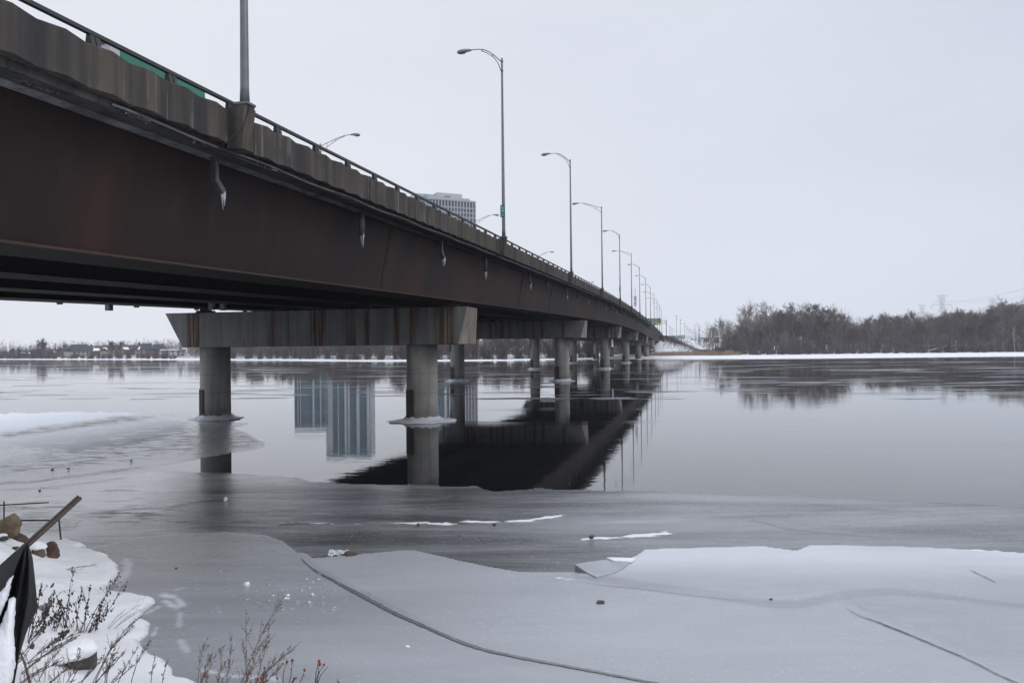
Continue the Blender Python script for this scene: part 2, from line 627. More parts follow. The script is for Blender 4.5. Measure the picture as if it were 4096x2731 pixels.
# ------------------------------------------------------------------ world and light
def build_world():
    w = bpy.data.worlds.new("World")
    sc.world = w
    w.use_nodes = True
    nt = w.node_tree
    n = nt.nodes
    bg = n['Background']
    el, az = rad(38), rad(115)   # azimuth from +Y towards +X
    sky = n.new('ShaderNodeTexSky')
    sky.sky_type = 'NISHITA'
    sky.sun_disc = False
    sky.sun_elevation = el
    sky.sun_rotation = az
    sky.air_density = 1.0
    sky.dust_density = 4.0
    tc = n.new('ShaderNodeTexCoord')
    mp = n.new('ShaderNodeMapping')
    mp.inputs['Scale'].default_value = (1.2, 1.2, 4.0)
    nt.links.new(tc.outputs['Generated'], mp.inputs[0])
    nz = n.new('ShaderNodeTexNoise')
    nz.inputs['Scale'].default_value = 1.6
    nz.inputs['Detail'].default_value = 5
    nz.inputs['Roughness'].default_value = .45
    nt.links.new(mp.outputs[0], nz.inputs['Vector'])
    cr = n.new('ShaderNodeValToRGB')
    cr.color_ramp.elements[0].position = .3
    cr.color_ramp.elements[0].color = (6.5, 7.05, 8.2, 1)
    cr.color_ramp.elements[1].position = .72
    cr.color_ramp.elements[1].color = (7.45, 7.9, 8.95, 1)
    nt.links.new(nz.outputs[0], cr.inputs[0])
    # the cloud deck is a little thinner low in the west (left of the view)
    dp = n.new('ShaderNodeVectorMath')
    dp.operation = 'DOT_PRODUCT'
    dp.inputs[1].default_value = Vector((-.72, .62, -.55)).normalized()
    nt.links.new(tc.outputs['Generated'], dp.inputs[0])
    mr = n.new('ShaderNodeMapRange')
    mr.inputs[1].default_value = -.1
    mr.inputs[2].default_value = .9
    mr.inputs[3].default_value = 0.0
    mr.inputs[4].default_value = 1.0
    nt.links.new(dp.outputs['Value'], mr.inputs[0])
    m1 = n.new('ShaderNodeMix')
    m1.data_type = 'RGBA'
    m1.inputs[7].default_value = (9.0, 9.2, 9.7, 1)
    nt.links.new(mr.outputs[0], m1.inputs[0])
    nt.links.new(cr.outputs[0], m1.inputs[6])
    # thin veil of real sky behind the deck
    m2 = n.new('ShaderNodeMix')
    m2.data_type = 'RGBA'
    m2.inputs[0].default_value = .94
    nt.links.new(sky.outputs[0], m2.inputs[6])
    nt.links.new(m1.outputs[2], m2.inputs[7])
    # an overcast sky is brighter overhead than at the horizon
    sx_ = n.new('ShaderNodeSeparateXYZ')
    nt.links.new(tc.outputs['Generated'], sx_.inputs[0])
    zr = n.new('ShaderNodeMapRange')
    zr.inputs[1].default_value = .42
    zr.inputs[2].default_value = .95
    zr.inputs[3].default_value = 1.0
    zr.inputs[4].default_value = 1.6
    nt.links.new(sx_.outputs[2], zr.inputs[0])
    vm = n.new('ShaderNodeVectorMath')
    vm.operation = 'SCALE'
    nt.links.new(m2.outputs[2], vm.inputs[0])
    nt.links.new(zr.outputs[0], vm.inputs['Scale'])
    nt.links.new(vm.outputs[0], bg.inputs[0])
    bg.inputs[1].default_value = .1
    sd = bpy.data.lights.new('sun', 'SUN')
    sd.energy = .75
    sd.angle = rad(25)
    sd.color = (1, .96, .9)
    so = bpy.data.objects.new('sun', sd)
    COL.objects.link(so)
    dirv = Vector((math.sin(az) * math.cos(el), math.cos(az) * math.cos(el), math.sin(el)))
    so.rotation_euler = dirv.to_track_quat('Z', 'Y').to_euler()
    so.location = (30, -30, 60)


build_world()
sc.view_settings.view_transform = 'Standard'
sc.view_settings.look = 'None'
sc.view_settings.exposure = 0
sc.view_settings.gamma = 1
sc.cycles.max_bounces = 6
sc.cycles.diffuse_bounces = 3
sc.cycles.glossy_bounces = 4
sc.cycles.transmission_bounces = 2
sc.cycles.volume_bounces = 1
sc.cycles.caustics_reflective = False
sc.cycles.caustics_refractive = False

# ------------------------------------------------------------------ water
wb = MB()
wb.add([(-4000, -400, 0), (4000, -400, 0), (4000, 4500, 0), (-4000, 4500, 0)], [(0, 1, 2, 3)])
tag(wb.build('water', M['water']), kind='structure')

# ------------------------------------------------------------------ the bridge
DX, DY = 0.21688, 0.97620          # direction of the bridge in plan
BO = Vector((-16.4, 0, 0))
BROT = math.atan2(DY, DX)
SEND = 408.0
SBEG = -46.0
PIERS = [51.0 + 57.4 * i for i in range(6)]
_T = np.array([(-60, 5.35), (-20, 6.1), (16, 6.82), (51, 7.52), (90, 8.22), (126, 8.74), (172, 9.05), (228, 8.88), (284, 8.3), (340, 7.45), (398, 6.5), (460, 5.5)])


def G(s):
    """height of the girder bottom at station s"""
    Y = s * DY
    x, y = _T[:, 0], _T[:, 1]
    i = int(np.clip(np.searchsorted(x, Y) - 1, 0, len(x) - 2))
    def sl(j):
        a, b = max(j - 1, 0), min(j + 1, len(x) - 1)
        return (y[b] - y[a]) / (x[b] - x[a])
    h = x[i + 1] - x[i]
    t = (Y - x[i]) / h
    t2, t3 = t * t, t * t * t
    return float((2 * t3 - 3 * t2 + 1) * y[i] + (t3 - 2 * t2 + t) * h * sl(i) + (-2 * t3 + 3 * t2) * y[i + 1] + (t3 - t2) * h * sl(i + 1))


def BW(s, t, z):
    """bridge station -> world"""
    return Vector((BO.x + s * DX - t * DY, s * DY + t * DX, z))


bridge = empty('road_bridge', BO, BROT, 'long rusty steel girder road bridge with dark scalloped concrete parapet crossing the icy river', 'bridge')
T_OUT, T_IN = -4.3, 17.9 + .4     # outer faces of the two parapets (means)


def stations(a, b, step):
    n = max(1, int(round((b - a) / step)))
    return [a + (b - a) * i / n for i in range(n + 1)]


# box girders
for gi, (ta, tb) in enumerate([(-2.5, -.6), (3.4, 5.15), (9.1, 10.85), (14.85, 16.75)]):
    g = MB()
    secs = []
    for s in stations(SBEG, SEND, 4):
        z = G(s)
        secs.append([(s, ta, z + .04), (s, ta - .58, z + 2.96), (s, tb + .58, z + 2.96), (s, tb, z + .04)])
    g.sweep(secs)
    g.m = 1
    secs = [[(s, ta - .12, G(s)), (s, ta - .12, G(s) + .045), (s, tb + .07, G(s) + .045), (s, tb + .07, G(s))] for s in stations(SBEG, SEND, 4)]
    g.sweep(secs)
    fix_normals(g.build('girder', [M['girder'] if gi == 0 else M['flange'], M['flange']], bridge))
    if gi == 0:
        lp = MB()
        lp.sweep([[(s, ta - .132, G(s) - .004), (s, ta - .132, G(s) + .05), (s, ta - .06, G(s) + .05), (s, ta - .06, G(s) - .004)] for s in stations(SBEG, SEND, 4)])
        fix_normals(lp.build('flange_edge', M['guard'], bridge))
    # splice plates with bolts on the outer girder
    if gi == 0:
        for s0 in (9.5, 37.0, 66.5, 81, 106, 122, 140, 180):
            z = G(s0)
            p = MB()
            L = math.hypot(.58, 2.92)
            mtx = Matrix.Rotation(math.atan2(.58, 2.92), 3, 'X')
            p.box((s0, ta - .29 - .012, z + 1.5), (.30, .016, L * .97), mtx=mtx)
            if s0 < 90:
                for k in range(26):
                    for ds in (-.09, .09):
                        f = -.47 + .94 * k / 25
                        p.box((s0 + ds, ta - .29 - .58 * f - .022, z + 1.5 + 2.92 * f * .97), (.045, .03, .045), mtx=mtx)
            p.build('splice_plate', M['girder'], bridge)

# deck slab with the edge band
d = MB()
secs = []
for s in stations(SBEG, SEND, 4):
    z = G(s)
    secs.append([(s, -4.02, z + 2.97), (s, -4.02, z + 3.16), (s, -3.9, z + 3.4), (s, T_IN - .4, z + 3.4), (s, T_IN - .28, z + 3.16), (s, T_IN - .28, z + 2.97)])
d.sweep(secs)
fix_normals(d.build('deck_slab', M['soffit'], bridge))
d = MB()
for sgn, t0 in ((-1, -4.0), (1, T_IN - .3)):
    secs = []
    for s in stations(SBEG, SEND, 1.3):
        z = G(s)
        j = .02 * random.random()
        a = t0 + sgn * (.06 + j)
        secs.append([(s, a, z + 2.955 - j * .5), (s, a, z + 3.13), (s, t0 - sgn * .5, z + 3.13), (s, t0 - sgn * .5, z + 2.955)])
    d.sweep(secs)
fix_normals(d.build('edge_band', M['band'], bridge))
d = MB()
d.sweep([[(s, -3.7, G(s) + 3.40), (s, -3.7, G(s) + 3.48), (s, T_IN - .5, G(s) + 3.48), (s, T_IN - .5, G(s) + 3.40)] for s in stations(SBEG, SEND, 4)])
fix_normals(d.build('road_surface', M['asphalt'], bridge))

# scalloped parapets: panels step out and back in plan
def wave(k):
    return -.075 if k % 2 else .075


for sgn, t0 in ((-1, T_OUT), (1, T_IN)):
    p = MB()
    secs = []
    s = SBEG
    k = 0
    while s < SEND:
        z = G(s)
        o = t0 + sgn * wave(k)
        rr = random.uniform(-.006, .006)
        secs.append([(s, o, z + 3.13 + rr), (s, o, z + 4.02), (s, o - sgn * .04, z + 4.05), (s, t0 - sgn * .34, z + 4.05), (s, t0 - sgn * .5, z + 3.45), (s, t0 - sgn * .5, z + 3.13)])
        s += .70 if k % 2 == 0 else .55
        k += 1
    p.sweep(secs)
    fix_normals(p.build('parapet', M['parapet'], bridge))
    # tube rail on brackets
    r = MB()
    r.sm = False
    tr = t0 - sgn * .2
    r.sweep([[(s, tr - .055, G(s) + 4.29), (s, tr - .045, G(s) + 4.375), (s, tr + .045, G(s) + 4.375), (s, tr + .055, G(s) + 4.29)] for s in stations(SBEG, SEND, 2.5)])
    rail = fix_normals(r.build('guard_rail', M['rail'], bridge))
    posts = [s0 for s0 in np.arange(SBEG + 1.0, SEND - 1, 2.5)]
    def post_mb(m, s0, base):
        z = G(s0) + 4.04 - (base[2] if base else 0)
        x = s0 - (base[0] if base else 0)
        y = tr - (base[1] if base else 0)
        for dx in (-.085, .07):
            m.hexa([(x + dx - .055, y - .09, z), (x + dx + .055, y - .09, z), (x + dx + .055, y + .09, z), (x + dx - .055, y + .09, z)],
                   [(x + dx - .07, y - .04, z + .26), (x + dx + .07, y - .04, z + .26), (x + dx + .07, y + .04, z + .26), (x + dx - .07, y + .04, z + .26)])
        m.box((x, y + .0, z + .012), (.3, .2, .024))
    near = [s0 for s0 in posts if sgn < 0 and s0 > 5][:100]
    pm = MB()
    post_mb(pm, 0, None)
    pm.v = [(a, b - tr, c - G(0) - 4.04) for a, b, c in pm.v]
    pme = pm.mesh('rail_post', M['rail'])
    for s0 in near:
        link_obj('rail_post', pme, rail, (s0, tr, G(s0) + 4.04))
    rest = [s0 for s0 in posts if s0 not in near]
    pr = MB()
    for s0 in rest:
        post_mb(pr, s0, None)
    tag(pr.build('rail_posts_beyond' if sgn < 0 else 'rail_posts_opposite', M['rail'], bridge), kind='stuff')

# piers
for i, s0 in enumerate(PIERS):
    zc = G(s0) - .36
    zb = zc - 2.3
    cap = MB()
    th = 1.15
    tl, tr_ = 18.1, -2.95
    cap.hexa([(s0 - th, tr_ + .62, zb), (s0 + th, tr_ + .12, zb), (s0 + th, tl - 1.3, zb), (s0 - th, tl - 1.3, zb)],
             [(s0 - th, tr_, zc), (s0 + th, tr_ - .02, zc), (s0 + th, tl, zc), (s0 - th, tl, zc)])
    cm = cap.mesh('pier', [M['cap'], M['cap_end']])
    bm = bmesh.new()
    bm.from_mesh(cm)
    bmesh.ops.recalc_face_normals(bm, faces=bm.faces)
    for f in bm.faces:
        if abs(f.normal.y) > .75:
            f.material_index = 1  # end faces coloured lighter for the wider sky they face
    bmesh.ops.bevel(bm, geom=list(bm.edges), offset=.03, segments=1, affect='EDGES')
    bm.to_mesh(cm)
    bm.free()
    pier = link_obj('pier', cm, bridge)
    for t0 in (0.4, 15.1):
        c = MB()
        c.sm = True
        c.lathe((s0, t0, -2.), [(1.0, 0), (1.0, 1.2), (.985, 3.6), (.98, zb + 2.0)], 40)
        co = c.build('column', M['column'], pier)
        # steel angle guarding the upstream side against ice
        gsd = MB()
        secs = []
        for q in range(9):
            f_ = rad(6 + 70 * q / 8)
            sec = []
            for rr_, zz in ((1.003, -1), (1.045, -1), (1.045, 2.02), (1.003, 2.02)):
                sec.append((s0 - math.sin(f_) * rr_, t0 + math.cos(f_) * rr_, zz))
            secs.append(sec)
        gsd.sweep(secs)
        fix_normals(gsd.build('ice_guard', M['guard'], pier))
    for tm in (-1.55, 4.28, 9.98, 15.8):
        bb = MB()
        bb.box((s0, tm, zc + .09), (.9, .9, .17))
        bb.box((s0, tm, zc + .26), (.55, .55, .2))
        bb.build('bearing', M['band'], pier)

# conduit on the far girder, brackets below the deck
c = MB()
c.sm = True
c.tube([(s, 17.5, G(s) + .12) for s in stations(SBEG, SEND, 8)], .10, 10)
c.sm = False
for s in stations(SBEG, 200, 6.1):
    c.box((s, 17.45, G(s) + .1), (.12, .3, .34))
c.build('conduit', M['band'], bridge)
for (u, v, t0, w_) in ((437, 1245, 17.2, .32), (848, 1206, 12.2, .26), (893, 1206, 12.2, .26), (1962, 1280, 12.3, .3), (1990, 1280, 12.3, .3)):
    a = 16.4 + 1.0244 * t0
    Y = F * a / (2745 - u)
    s = (Y - t0 * DX) / DY
    k = MB()
    k.box((s, t0, G(s) - .05), (w_, .3, .55))
    k.box((s + .25, t0 + .1, G(s) + .12), (.2, .25, .2))
    k.build('junction_box', M['galv'], bridge)

# abutment at the far bank
ab = MB()
za = G(SEND - 3)
ab.box((SEND - .5, 7.2, za - 2.2), (2.6, 23, 4.0))
ab.box((SEND + 1.2, 7.2, za + 1.3), (1.2, 23.4, 5.2))
for t0 in (-4.6, 18.8):
    ab.hexa([(SEND - 2, t0 - .3, za - 5), (SEND + 10, t0 - .3, za - 1), (SEND + 10, t0 + .3, za - 1), (SEND - 2, t0 + .3, za - 5)],
            [(SEND - 2, t0 - .3, za + 3.4), (SEND + 10, t0 - .3, za + 3.4), (SEND + 10, t0 + .3, za + 3.4), (SEND - 2, t0 + .3, za + 3.4)])
abo = fix_normals(ab.build('abutment', M['band'], bridge))
gr = MB()
gr.box((SEND - 2.6, -2.2, za - 2.6), (1.4, 5.0, 2.6))
gr.build('painted_block', simple('blue_graffiti', (.015, .06, .16), (.03, .035, .05), .8, .7), bridge)
gr = MB()
gr.box((SEND - 2.9, 2.1, za - 2.4), (1.2, .8, 1.9))
gr.build('painted_patch', simple('red_graffiti', (.3, .05, .04), (.06, .05, .05), 1.2, .7), bridge)

# drain pipes under the deck edge, some with an elbow, and the ice hanging from them
DR = [(864, 'e', .75), (1451, 's', .85), (1768, 'e', .9), (1945, 's', 1.0), (2120, 'e', 1.0), (2191, 's', 0), (2268, 'e', .9), (2313, 's', .5), (2352, 'e', .5), (2386, 's', 0), (2424, 'e', .5)]
drs = []
for u, kind, ic in DR:
    a = 16.4 + 1.0244 * -3.45
    Y = F * a / (2745 - u)
    drs.append(((Y + 3.45 * DX) / DY, kind, ic))
sx = drs[-1][0]
while sx < 330:
    sx += 9.4
    drs.append((sx, 'es'[len(drs) % 2], random.choice((0, .5, .7))))
ORD = ['first', 'second', 'third', 'fourth', 'fifth', 'sixth', 'seventh', 'eighth', 'ninth', 'tenth', 'eleventh', 'twelfth', 'thirteenth', 'fourteenth', 'fifteenth', 'sixteenth',
       'seventeenth', 'eighteenth', 'nineteenth', 'twentieth', 'twenty-first', 'twenty-second', 'twenty-third', 'twenty-fourth', 'twenty-fifth', 'twenty-sixth', 'twenty-seventh', 'twenty-eighth', 'twenty-ninth', 'thirtieth', 'thirty-first', 'thirty-second', 'thirty-third', 'thirty-fourth', 'thirty-fifth', 'thirty-sixth', 'thirty-seventh', 'thirty-eighth']
nice = 0
for i, (s, kind, ic) in enumerate(drs):
    z = G(s) + 2.97
    t0 = -3.45
    k = MB()
    if kind == 's':
        k.sm = True
        k.tube([(s, t0, z + .1), (s, t0, z - 1.0)], .115, 14)
        end = (s, t0 - .02, z - 1.0)
    else:
        k.box((s, t0, z - .28), (.17, .16, .76))
        mt = Matrix.Rotation(rad(45), 3, 'Y')
        q = Vector((s + .14, t0 - .06, z - .8))
        k.hexa([(s + .22, t0 - .12, z - .98), (s + .34, t0 - .12, z - .86), (s + .34, t0 + .04, z - .86), (s + .22, t0 + .04, z - .98)],
               [(s - .085, t0 - .08, z - .66), (s + .085, t0 - .08, z - .59), (s + .085, t0 + .08, z - .59), (s - .085, t0 + .08, z - .66)])
        end = (s + .3, t0 - .04, z - .95)
    fix_normals(k.build('drain_pipe', M['drain'], bridge))
    if ic:
        w = BW(*end)
        c = MB()
        c.sm = True
        rr = random.Random(i)
        n = 9 if s < 70 else 6
        for j in range(n):
            dx, dy = rr.uniform(-.07, .07), rr.uniform(-.05, .05)
            L = ic * rr.uniform(.3, 1) * .62
            c.tube([(dx, dy, .06), (dx + .01, dy, -L * .45), (dx * .6 + .02, dy, -L)], [.034, .024, .004], 7)
        nice += 1
        near = ['first', 'second', 'third', 'fourth', 'fifth', 'sixth', 'seventh', 'eighth', 'ninth', 'tenth'][min(nice - 1, 9)]
        o = c.build('icicle_cluster', M['icicle'], None, w)
        tag(o, f'pale icicles hanging from the {ORD[i]} drain pipe along the rusty girder from the near end', 'icicle', 'icicles below the bridge drains')

# lamp pilasters on the parapet (parts of the bridge)
A_L = 16.4 + 1.0244 * -4.58
lamp_s = []
for i in range(13):
    Y = F * A_L * (.000566 + .000812 * i)
    lamp_s.append((Y + 4.58 * DX) / DY + (.1 if i == 0 else 0))
for i, s in enumerate(lamp_s):
    z = G(s)
    k = MB()
    k.hexa([(s - .2, -4.62, z + 3.06), (s + .2, -4.62, z + 3.06), (s + .24, -4.2, z + 3.06), (s - .24, -4.2, z + 3.06)],
           [(s - .24, -4.76, z + 4.1), (s + .24, -4.76, z + 4.1), (s + .24, -4.2, z + 4.1), (s - .24, -4.2, z + 4.1)])
    k.box((s + .05, -4.42, z + 3.02), (.62, .46, .05))
    k.box((s, -4.55, z + 4.14), (.4, .4, .08))
    fix_normals(k.build('lamp_pilaster', M['parapet'], bridge))
for (u0, u1, zz, tt, hh, sd) in ((470, 640, 2.97, -4.06, .10, 1), (745, 850, 2.96, -4.06, .08, 2), (60, 250, 2.955, -3.75, .05, 3), (1010, 1120, 2.97, -4.05, .05, 4)):
    a_ = 16.4 + 1.0244 * tt
    s0_, s1_ = [((F * a_ / (2745 - u_)) - tt * DX) / DY for u_ in (u0, u1)]
    R_ = random.Random(sd)
    k = MB()
    n_ = int((s1_ - s0_) / .05)
    for j_ in range(n_):
        s_ = s0_ + (s1_ - s0_) * j_ / n_
        e_ = math.sin(math.pi * j_ / n_) ** .5
        for q in range(3):
            c_ = Vector((s_ + R_.uniform(-.03, .03), tt + R_.uniform(-.06, .05), G(s_) + zz + R_.uniform(-.5, .9) * hh * e_))
            r_ = R_.uniform(.02, .05) * e_ + .006
            k.m = 0 if R_.random() < .55 else 1
            k.add([c_ + Vector((R_.uniform(-1, 1), R_.uniform(-1, 1), R_.uniform(-1, 1))).normalized() * r_ * R_.uniform(.7, 1.4) for _ in range(6)], [(0, 1, 2), (0, 2, 3), (0, 3, 4), (0, 4, 1), (5, 2, 1), (5, 3, 2), (5, 4, 3), (5, 1, 4)])
    k.build('spalled_concrete', [M['guard'], M['cap_end']], bridge)
# loose cable and small conduit under the edge band
k = MB()
k.sm = True
k.tube([(s, -4.12, G(s) + 3.0 + .03 * math.sin(s * 1.1)) for s in stations(18, 110, 1.0)], .035, 8)
k.sm = False
k.build('edge_conduit', M['galv'], bridge)
k = MB()
k.sm = True
s = lamp_s[0]
k.tube([(s - .1, -4.70, G(s) + 4.3), (s - .12, -4.79, G(s) + 4.05), (s - .26, -4.70, G(s) + 3.55), (s - .5, -4.42, G(s) + 3.15), (s - .6, -4.2, G(s) + 2.95), (s, -4.15, G(s) + 2.9), (s + 2, -4.14, G(s) + 2.93)], .018, 7)
k.build('lamp_cable', M['dark'], bridge)


# ------------------------------------------------------------------ street lamps
def lamp_meshes(kind):
    p = MB()
    p.sm = True
    p.tube([(0, 0, 0), (0, 0, .5), (0, 0, 11.6)], [.135, .115, .062], 14)
    p.sm = False
    p.box((0, 0, .03), (.42, .42, .06))
    p.sm = True
    for z in (10.75, 11.35):
        p.lathe((0, 0, z), [(.085, 0), (.085, .09)], 12)
    pole = p.mesh('pole', M['galv'])
    a = MB()
    a.sm = True
    if kind == 0:   # curved davit arm
        up = [(0, .07, 11.4), (0, .45, 11.78), (0, .8, 12.07), (0, 1.2, 12.27), (0, 1.6, 12.33), (0, 2.05, 12.32)]
        lo = [(0, .07, 10.8), (0, .25, 11.3), (0, .5, 11.66), (0, .85, 11.95), (0, 1.2, 12.14), (0, 1.38, 12.2)]
        struts = [((0, .62, 11.93), (0, .6, 11.75)), ((0, 1.3, 12.29), (0, 1.3, 12.17))]
        end = (0, 2.05, 12.32)
    else:           # long straight bracket arm
        up = [(0, .07, 11.4), (0, .9, 11.68), (0, 1.8, 11.98), (0, 2.6, 12.18), (0, 3.2, 12.2)]
        lo = [(0, .07, 10.8), (0, .9, 11.38), (0, 1.7, 11.8), (0, 2.4, 12.06), (0, 2.6, 12.1)]
        struts = [((0, .7, 11.62), (0, .7, 11.26)), ((0, 1.6, 11.92), (0, 1.6, 11.75)), ((0, 2.4, 12.13), (0, 2.4, 12.06))]
        end = (0, 3.2, 12.2)
    a.tube(up, .03, 8)
    a.tube(lo, .026, 8)
    for q, w in struts:
        a.tube([q, w], .022, 6)
    arm = a.mesh('arm', M['galv'])
    h = MB()
    h.sm = True
    ex, ey, ez = end
    secs = []
    for (dy, w, zt, zb) in ((-.02, .05, .045, -.045), (.1, .09, .08, -.07), (.4, .15, .1, -.1), (.42, .16, .1, -.17), (.7, .17, .08, -.19), (.86, .13, .03, -.17), (.95, .05, -.06, -.13)):
        secs.append([(w, ey + dy, ez + zb * .6), (w * .9, ey + dy, ez + zt * .5), (w * .4, ey + dy, ez + zt), (-w * .4, ey + dy, ez + zt), (-w * .9, ey + dy, ez + zt * .5), (-w, ey + dy, ez + zb * .6), (-w * .5, ey + dy, ez + zb), (w * .5, ey + dy, ez + zb)])
    h.sweep(secs)
    head = h.mesh('lamp_head', M['lamp_head'])
    return pole, arm, head


LM = [lamp_meshes(0), lamp_meshes(1)]
kinds = [0, 0, 0, 1, 0, 1, 0, 0, 0, 1, 1, 0, 0]


def lamp(loc, rz, kind, label, group, sc_=1.):
    e = empty('street_lamp', loc, rz, label, 'street lamp', group)
    for nm, me in zip(('pole', 'arm', 'lamp_head'), LM[kind]):
        link_obj(nm, me, e)
    e.scale = (sc_, sc_, sc_)
    return e


for i, s in enumerate(lamp_s):
    p = BW(s, -4.58, G(s) + 4.18)
    lab = {0: 'grey street lamp pole cut off by the top of the photo, nearest on the parapet'}.get(
        i, f'grey {"curved" if kinds[i] == 0 else "straight"}-arm street lamp, {ORD[i]} pole along the river-side parapet')
    if i == 1:
        lab = 'tall curved-arm street lamp with the readable green km sign on its pole'
    lamp(p, BROT, kinds[i], lab, 'street lamps on the near parapet')
# the opposite row, seen only where arms rise over the parapet
tf = T_IN + .25
for i, (u, v) in enumerate(((1288, 590), (1905, 870), (2150, 1018), (2330, 1110), (2440, 1170))):
    a = 16.4 + 1.0244 * tf
    Y = F * a / (2745 - u)
    s = (Y - tf * DX) / DY
    p = BW(s, tf, G(s) + 4.1)
    q = at(u, v - 15, p.y)
    k = (q.z - p.z) / 11.6
    lamp(p, BROT + math.pi, 1, f'street lamp arm pointing right above the parapet, {ORD[i]} of the far-side row', 'street lamps on the opposite parapet', 1.0).scale = (1, 1, max(.75, min(1.15, k)))


def km_sign(s, z, label):
    p = BW(s, -4.56, z)
    e = empty('kilometre_sign', p, BROT - math.pi / 2, label, 'sign', 'green kilometre signs on lamp poles')
    b = MB()
    b.box((0, 0, 0), (.30, .02, .78))
    pl = b.build('sign_plate', M['sign_green'], e)
    for body, zz, sz in (('km', .24, .17), ('9', -.02, .26), ('2', -.26, .2)):
        o = link_obj('lettering', text_mesh(body, sz, M['sign_white'], .004), e, (0, -.016, zz))
        o.rotation_euler = (math.pi / 2, 0, 0)
    b = MB()
    b.box((0, -.014, .13), (.22, .006, .015))
    b.build('divider_line', M['sign_white'], e)
    return e


# signs face traffic on the bridge (towards the near end)
q = at(2018, 846, BW(lamp_s[1], -4.7, 0).y)
km_sign(lamp_s[1] - .16, q.z, 'small green km 9 2 sign strapped to the second lamp pole')
q = at(2485, 1156, BW(lamp_s[4], -4.7, 0).y)
km_sign(lamp_s[4] - .16, q.z, 'tiny green km sign on the fifth lamp pole along the parapet')

# speed sign on the parapet
ss = (F * (16.4 + 1.0244 * -4.4) / (2745 - 2541) + 4.4 * DX) / DY
p = BW(ss, -4.5, G(ss) + 4.0)
e = empty('speed_sign', p, BROT - math.pi / 2, 'white 100 over 60 speed limit sign on a thin post beside the bridge lamps', 'road sign')
Ys = p.y
zt, zb, zp = at(2541, 1184, Ys).z - p.z, at(2541, 1224, Ys).z - p.z, at(2541, 1152, Ys).z - p.z
k = MB()
k.box((0, .05, (zp - .6) / 2), (.09, .05, zp + .6))
k.build('post', M['galv'], e)
wS = 11.5 * Ys / F
for z0, z1, big, small, zs in (((zt + zb) / 2 + .02, zt, '100', 'MAXIMUM', 1), (zb, (zt + zb) / 2 - .02, '60', 'MINIMUM', -1)):
    k = MB()
    k.box((0, 0, (z0 + z1) / 2), (wS, .03, z1 - z0))
    k.build('sign_plate', M['sign_white'], e)
    hh = z1 - z0
    o = link_obj('lettering', text_mesh(big, hh * .46, M['sign_black'], .004), e, (0, -.022, (z0 + z1) / 2 - .1 * hh * zs))
    o.rotation_euler = (math.pi / 2, 0, 0)
    o.scale = (.55, 1, 1)
    o = link_obj('lettering', text_mesh(small, hh * .11, M['sign_black'], .004), e, (0, -.022, (z0 + z1) / 2 + .38 * hh * zs))
    o.rotation_euler = (math.pi / 2, 0, 0)

# ------------------------------------------------------------------ box truck on the bridge
ts = 1.2
s0 = (F * (16.4 + 1.0244 * ts) / (2745 - 447) - ts * DX) / DY
zr = G(s0) + 3.49
tr_e = empty('box_truck', BW(s0, ts, zr), BROT, 'white and green box truck driving behind the bridge rail', 'truck')
HT = 3.74
LT = 4.9
k = MB()
k.box((LT / 2, 1.22, (HT + 1.0) / 2), (LT, 2.44, HT - 1.0))
k.build('cargo_box', M['truck_white'], tr_e)
k = MB()
k.box((LT / 2 + .2, -.012, (HT + 1.0) / 2 - .0), (LT - .5, .02, HT - 1.0 - .2))
k.build('green_side_panel', M['truck_green'], tr_e)
k = MB()
k.box((-.012, 1.22, (HT + 1.0) / 2 - .05), (.02, 2.1, HT - 1.4))
rd = k.build('rear_door', M['truck_white'], tr_e)
k = MB()
k.box((-.03, .75, HT - .42), (.02, .7, .12))
k.build('vent', M['dark'], rd)
k = MB()
for y in (.25, 1.22, 2.2):
    k.box((-.02, y, HT - .08), (.04, .22, .07))
k.build('marker_lamps', M['red_lamp'], tr_e)
k = MB()
k.hexa([(LT + .1, .15, .6), (LT + 2.2, .15, .6), (LT + 2.2, 2.3, .6), (LT + .1, 2.3, .6)], [(LT + .1, .25, 2.6), (LT + 1.5, .25, 2.6), (LT + 1.5, 2.2, 2.6), (LT + .1, 2.2, 2.6)])
k.build('cab', M['truck_white'], tr_e)
k = MB()
k.box((3.4, 1.22, .8), (7, 1.0, .3))
k.build('chassis', M['dark'], tr_e)
for x in (1.2, LT + 1.3):
    for y in (.2, 2.24):
        k = MB()
        k.sm = True
        k.tube([(x, y - .14, .48), (x, y + .14, .48)], .48, 20)
        k.build('wheel', M['dark'], tr_e)

# ------------------------------------------------------------------ far land
SHX = np.array([-3000, -1200, -700, -356, -179, -110, -51, -25, -5, 20, 40, 61, 85, 172, 400, 900, 3000], float)
SHY = np.array([1500, 950, 690, 545, 417, 352, 296, 284, 281, 290, 296, 275, 267, 264, 268, 290, 420], float)


def shore_y(X):
    return np.interp(X, SHX, SHY) + 3.0 * (fbm(X * .04, X * 0, 5) - .5) + 1.2 * (fbm(X * .3, X * 0, 9, 3) - .5)


# axis of the motorway beyond the bridge
_p0 = BW(SEND + 12, 7.2, 0)
AX = []
for i in range(60):
    yy = _p0.y + 20 * i
    AX.append((_p0.x + .275 * 20 * i, yy, float(np.interp(yy, [411, 430, 500, 600, 800, 1700], [9.3, 8.9, 7.3, 6.3, 4.8, 4.2]))))
AX = np.array(AX)


def embank(X, Y):
    best = np.full(X.shape, -9.)
    for i in range(len(AX) - 1):
        a, b = AX[i], AX[i + 1]
        dx, dy = b[0] - a[0], b[1] - a[1]
        t = np.clip(((X - a[0]) * dx + (Y - a[1]) * dy) / (dx * dx + dy * dy), 0, 1)
        d = np.hypot(X - a[0] - t * dx, Y - a[1] - t * dy)
        zz = a[2] + t * (b[2] - a[2])
        hw = np.interp(zz, [6.3, 7.3, 8.9, 9.3], [38, 27, 19, 12.5])
        best = np.maximum(best, zz - np.maximum(0, d - hw) * .42)
    return best


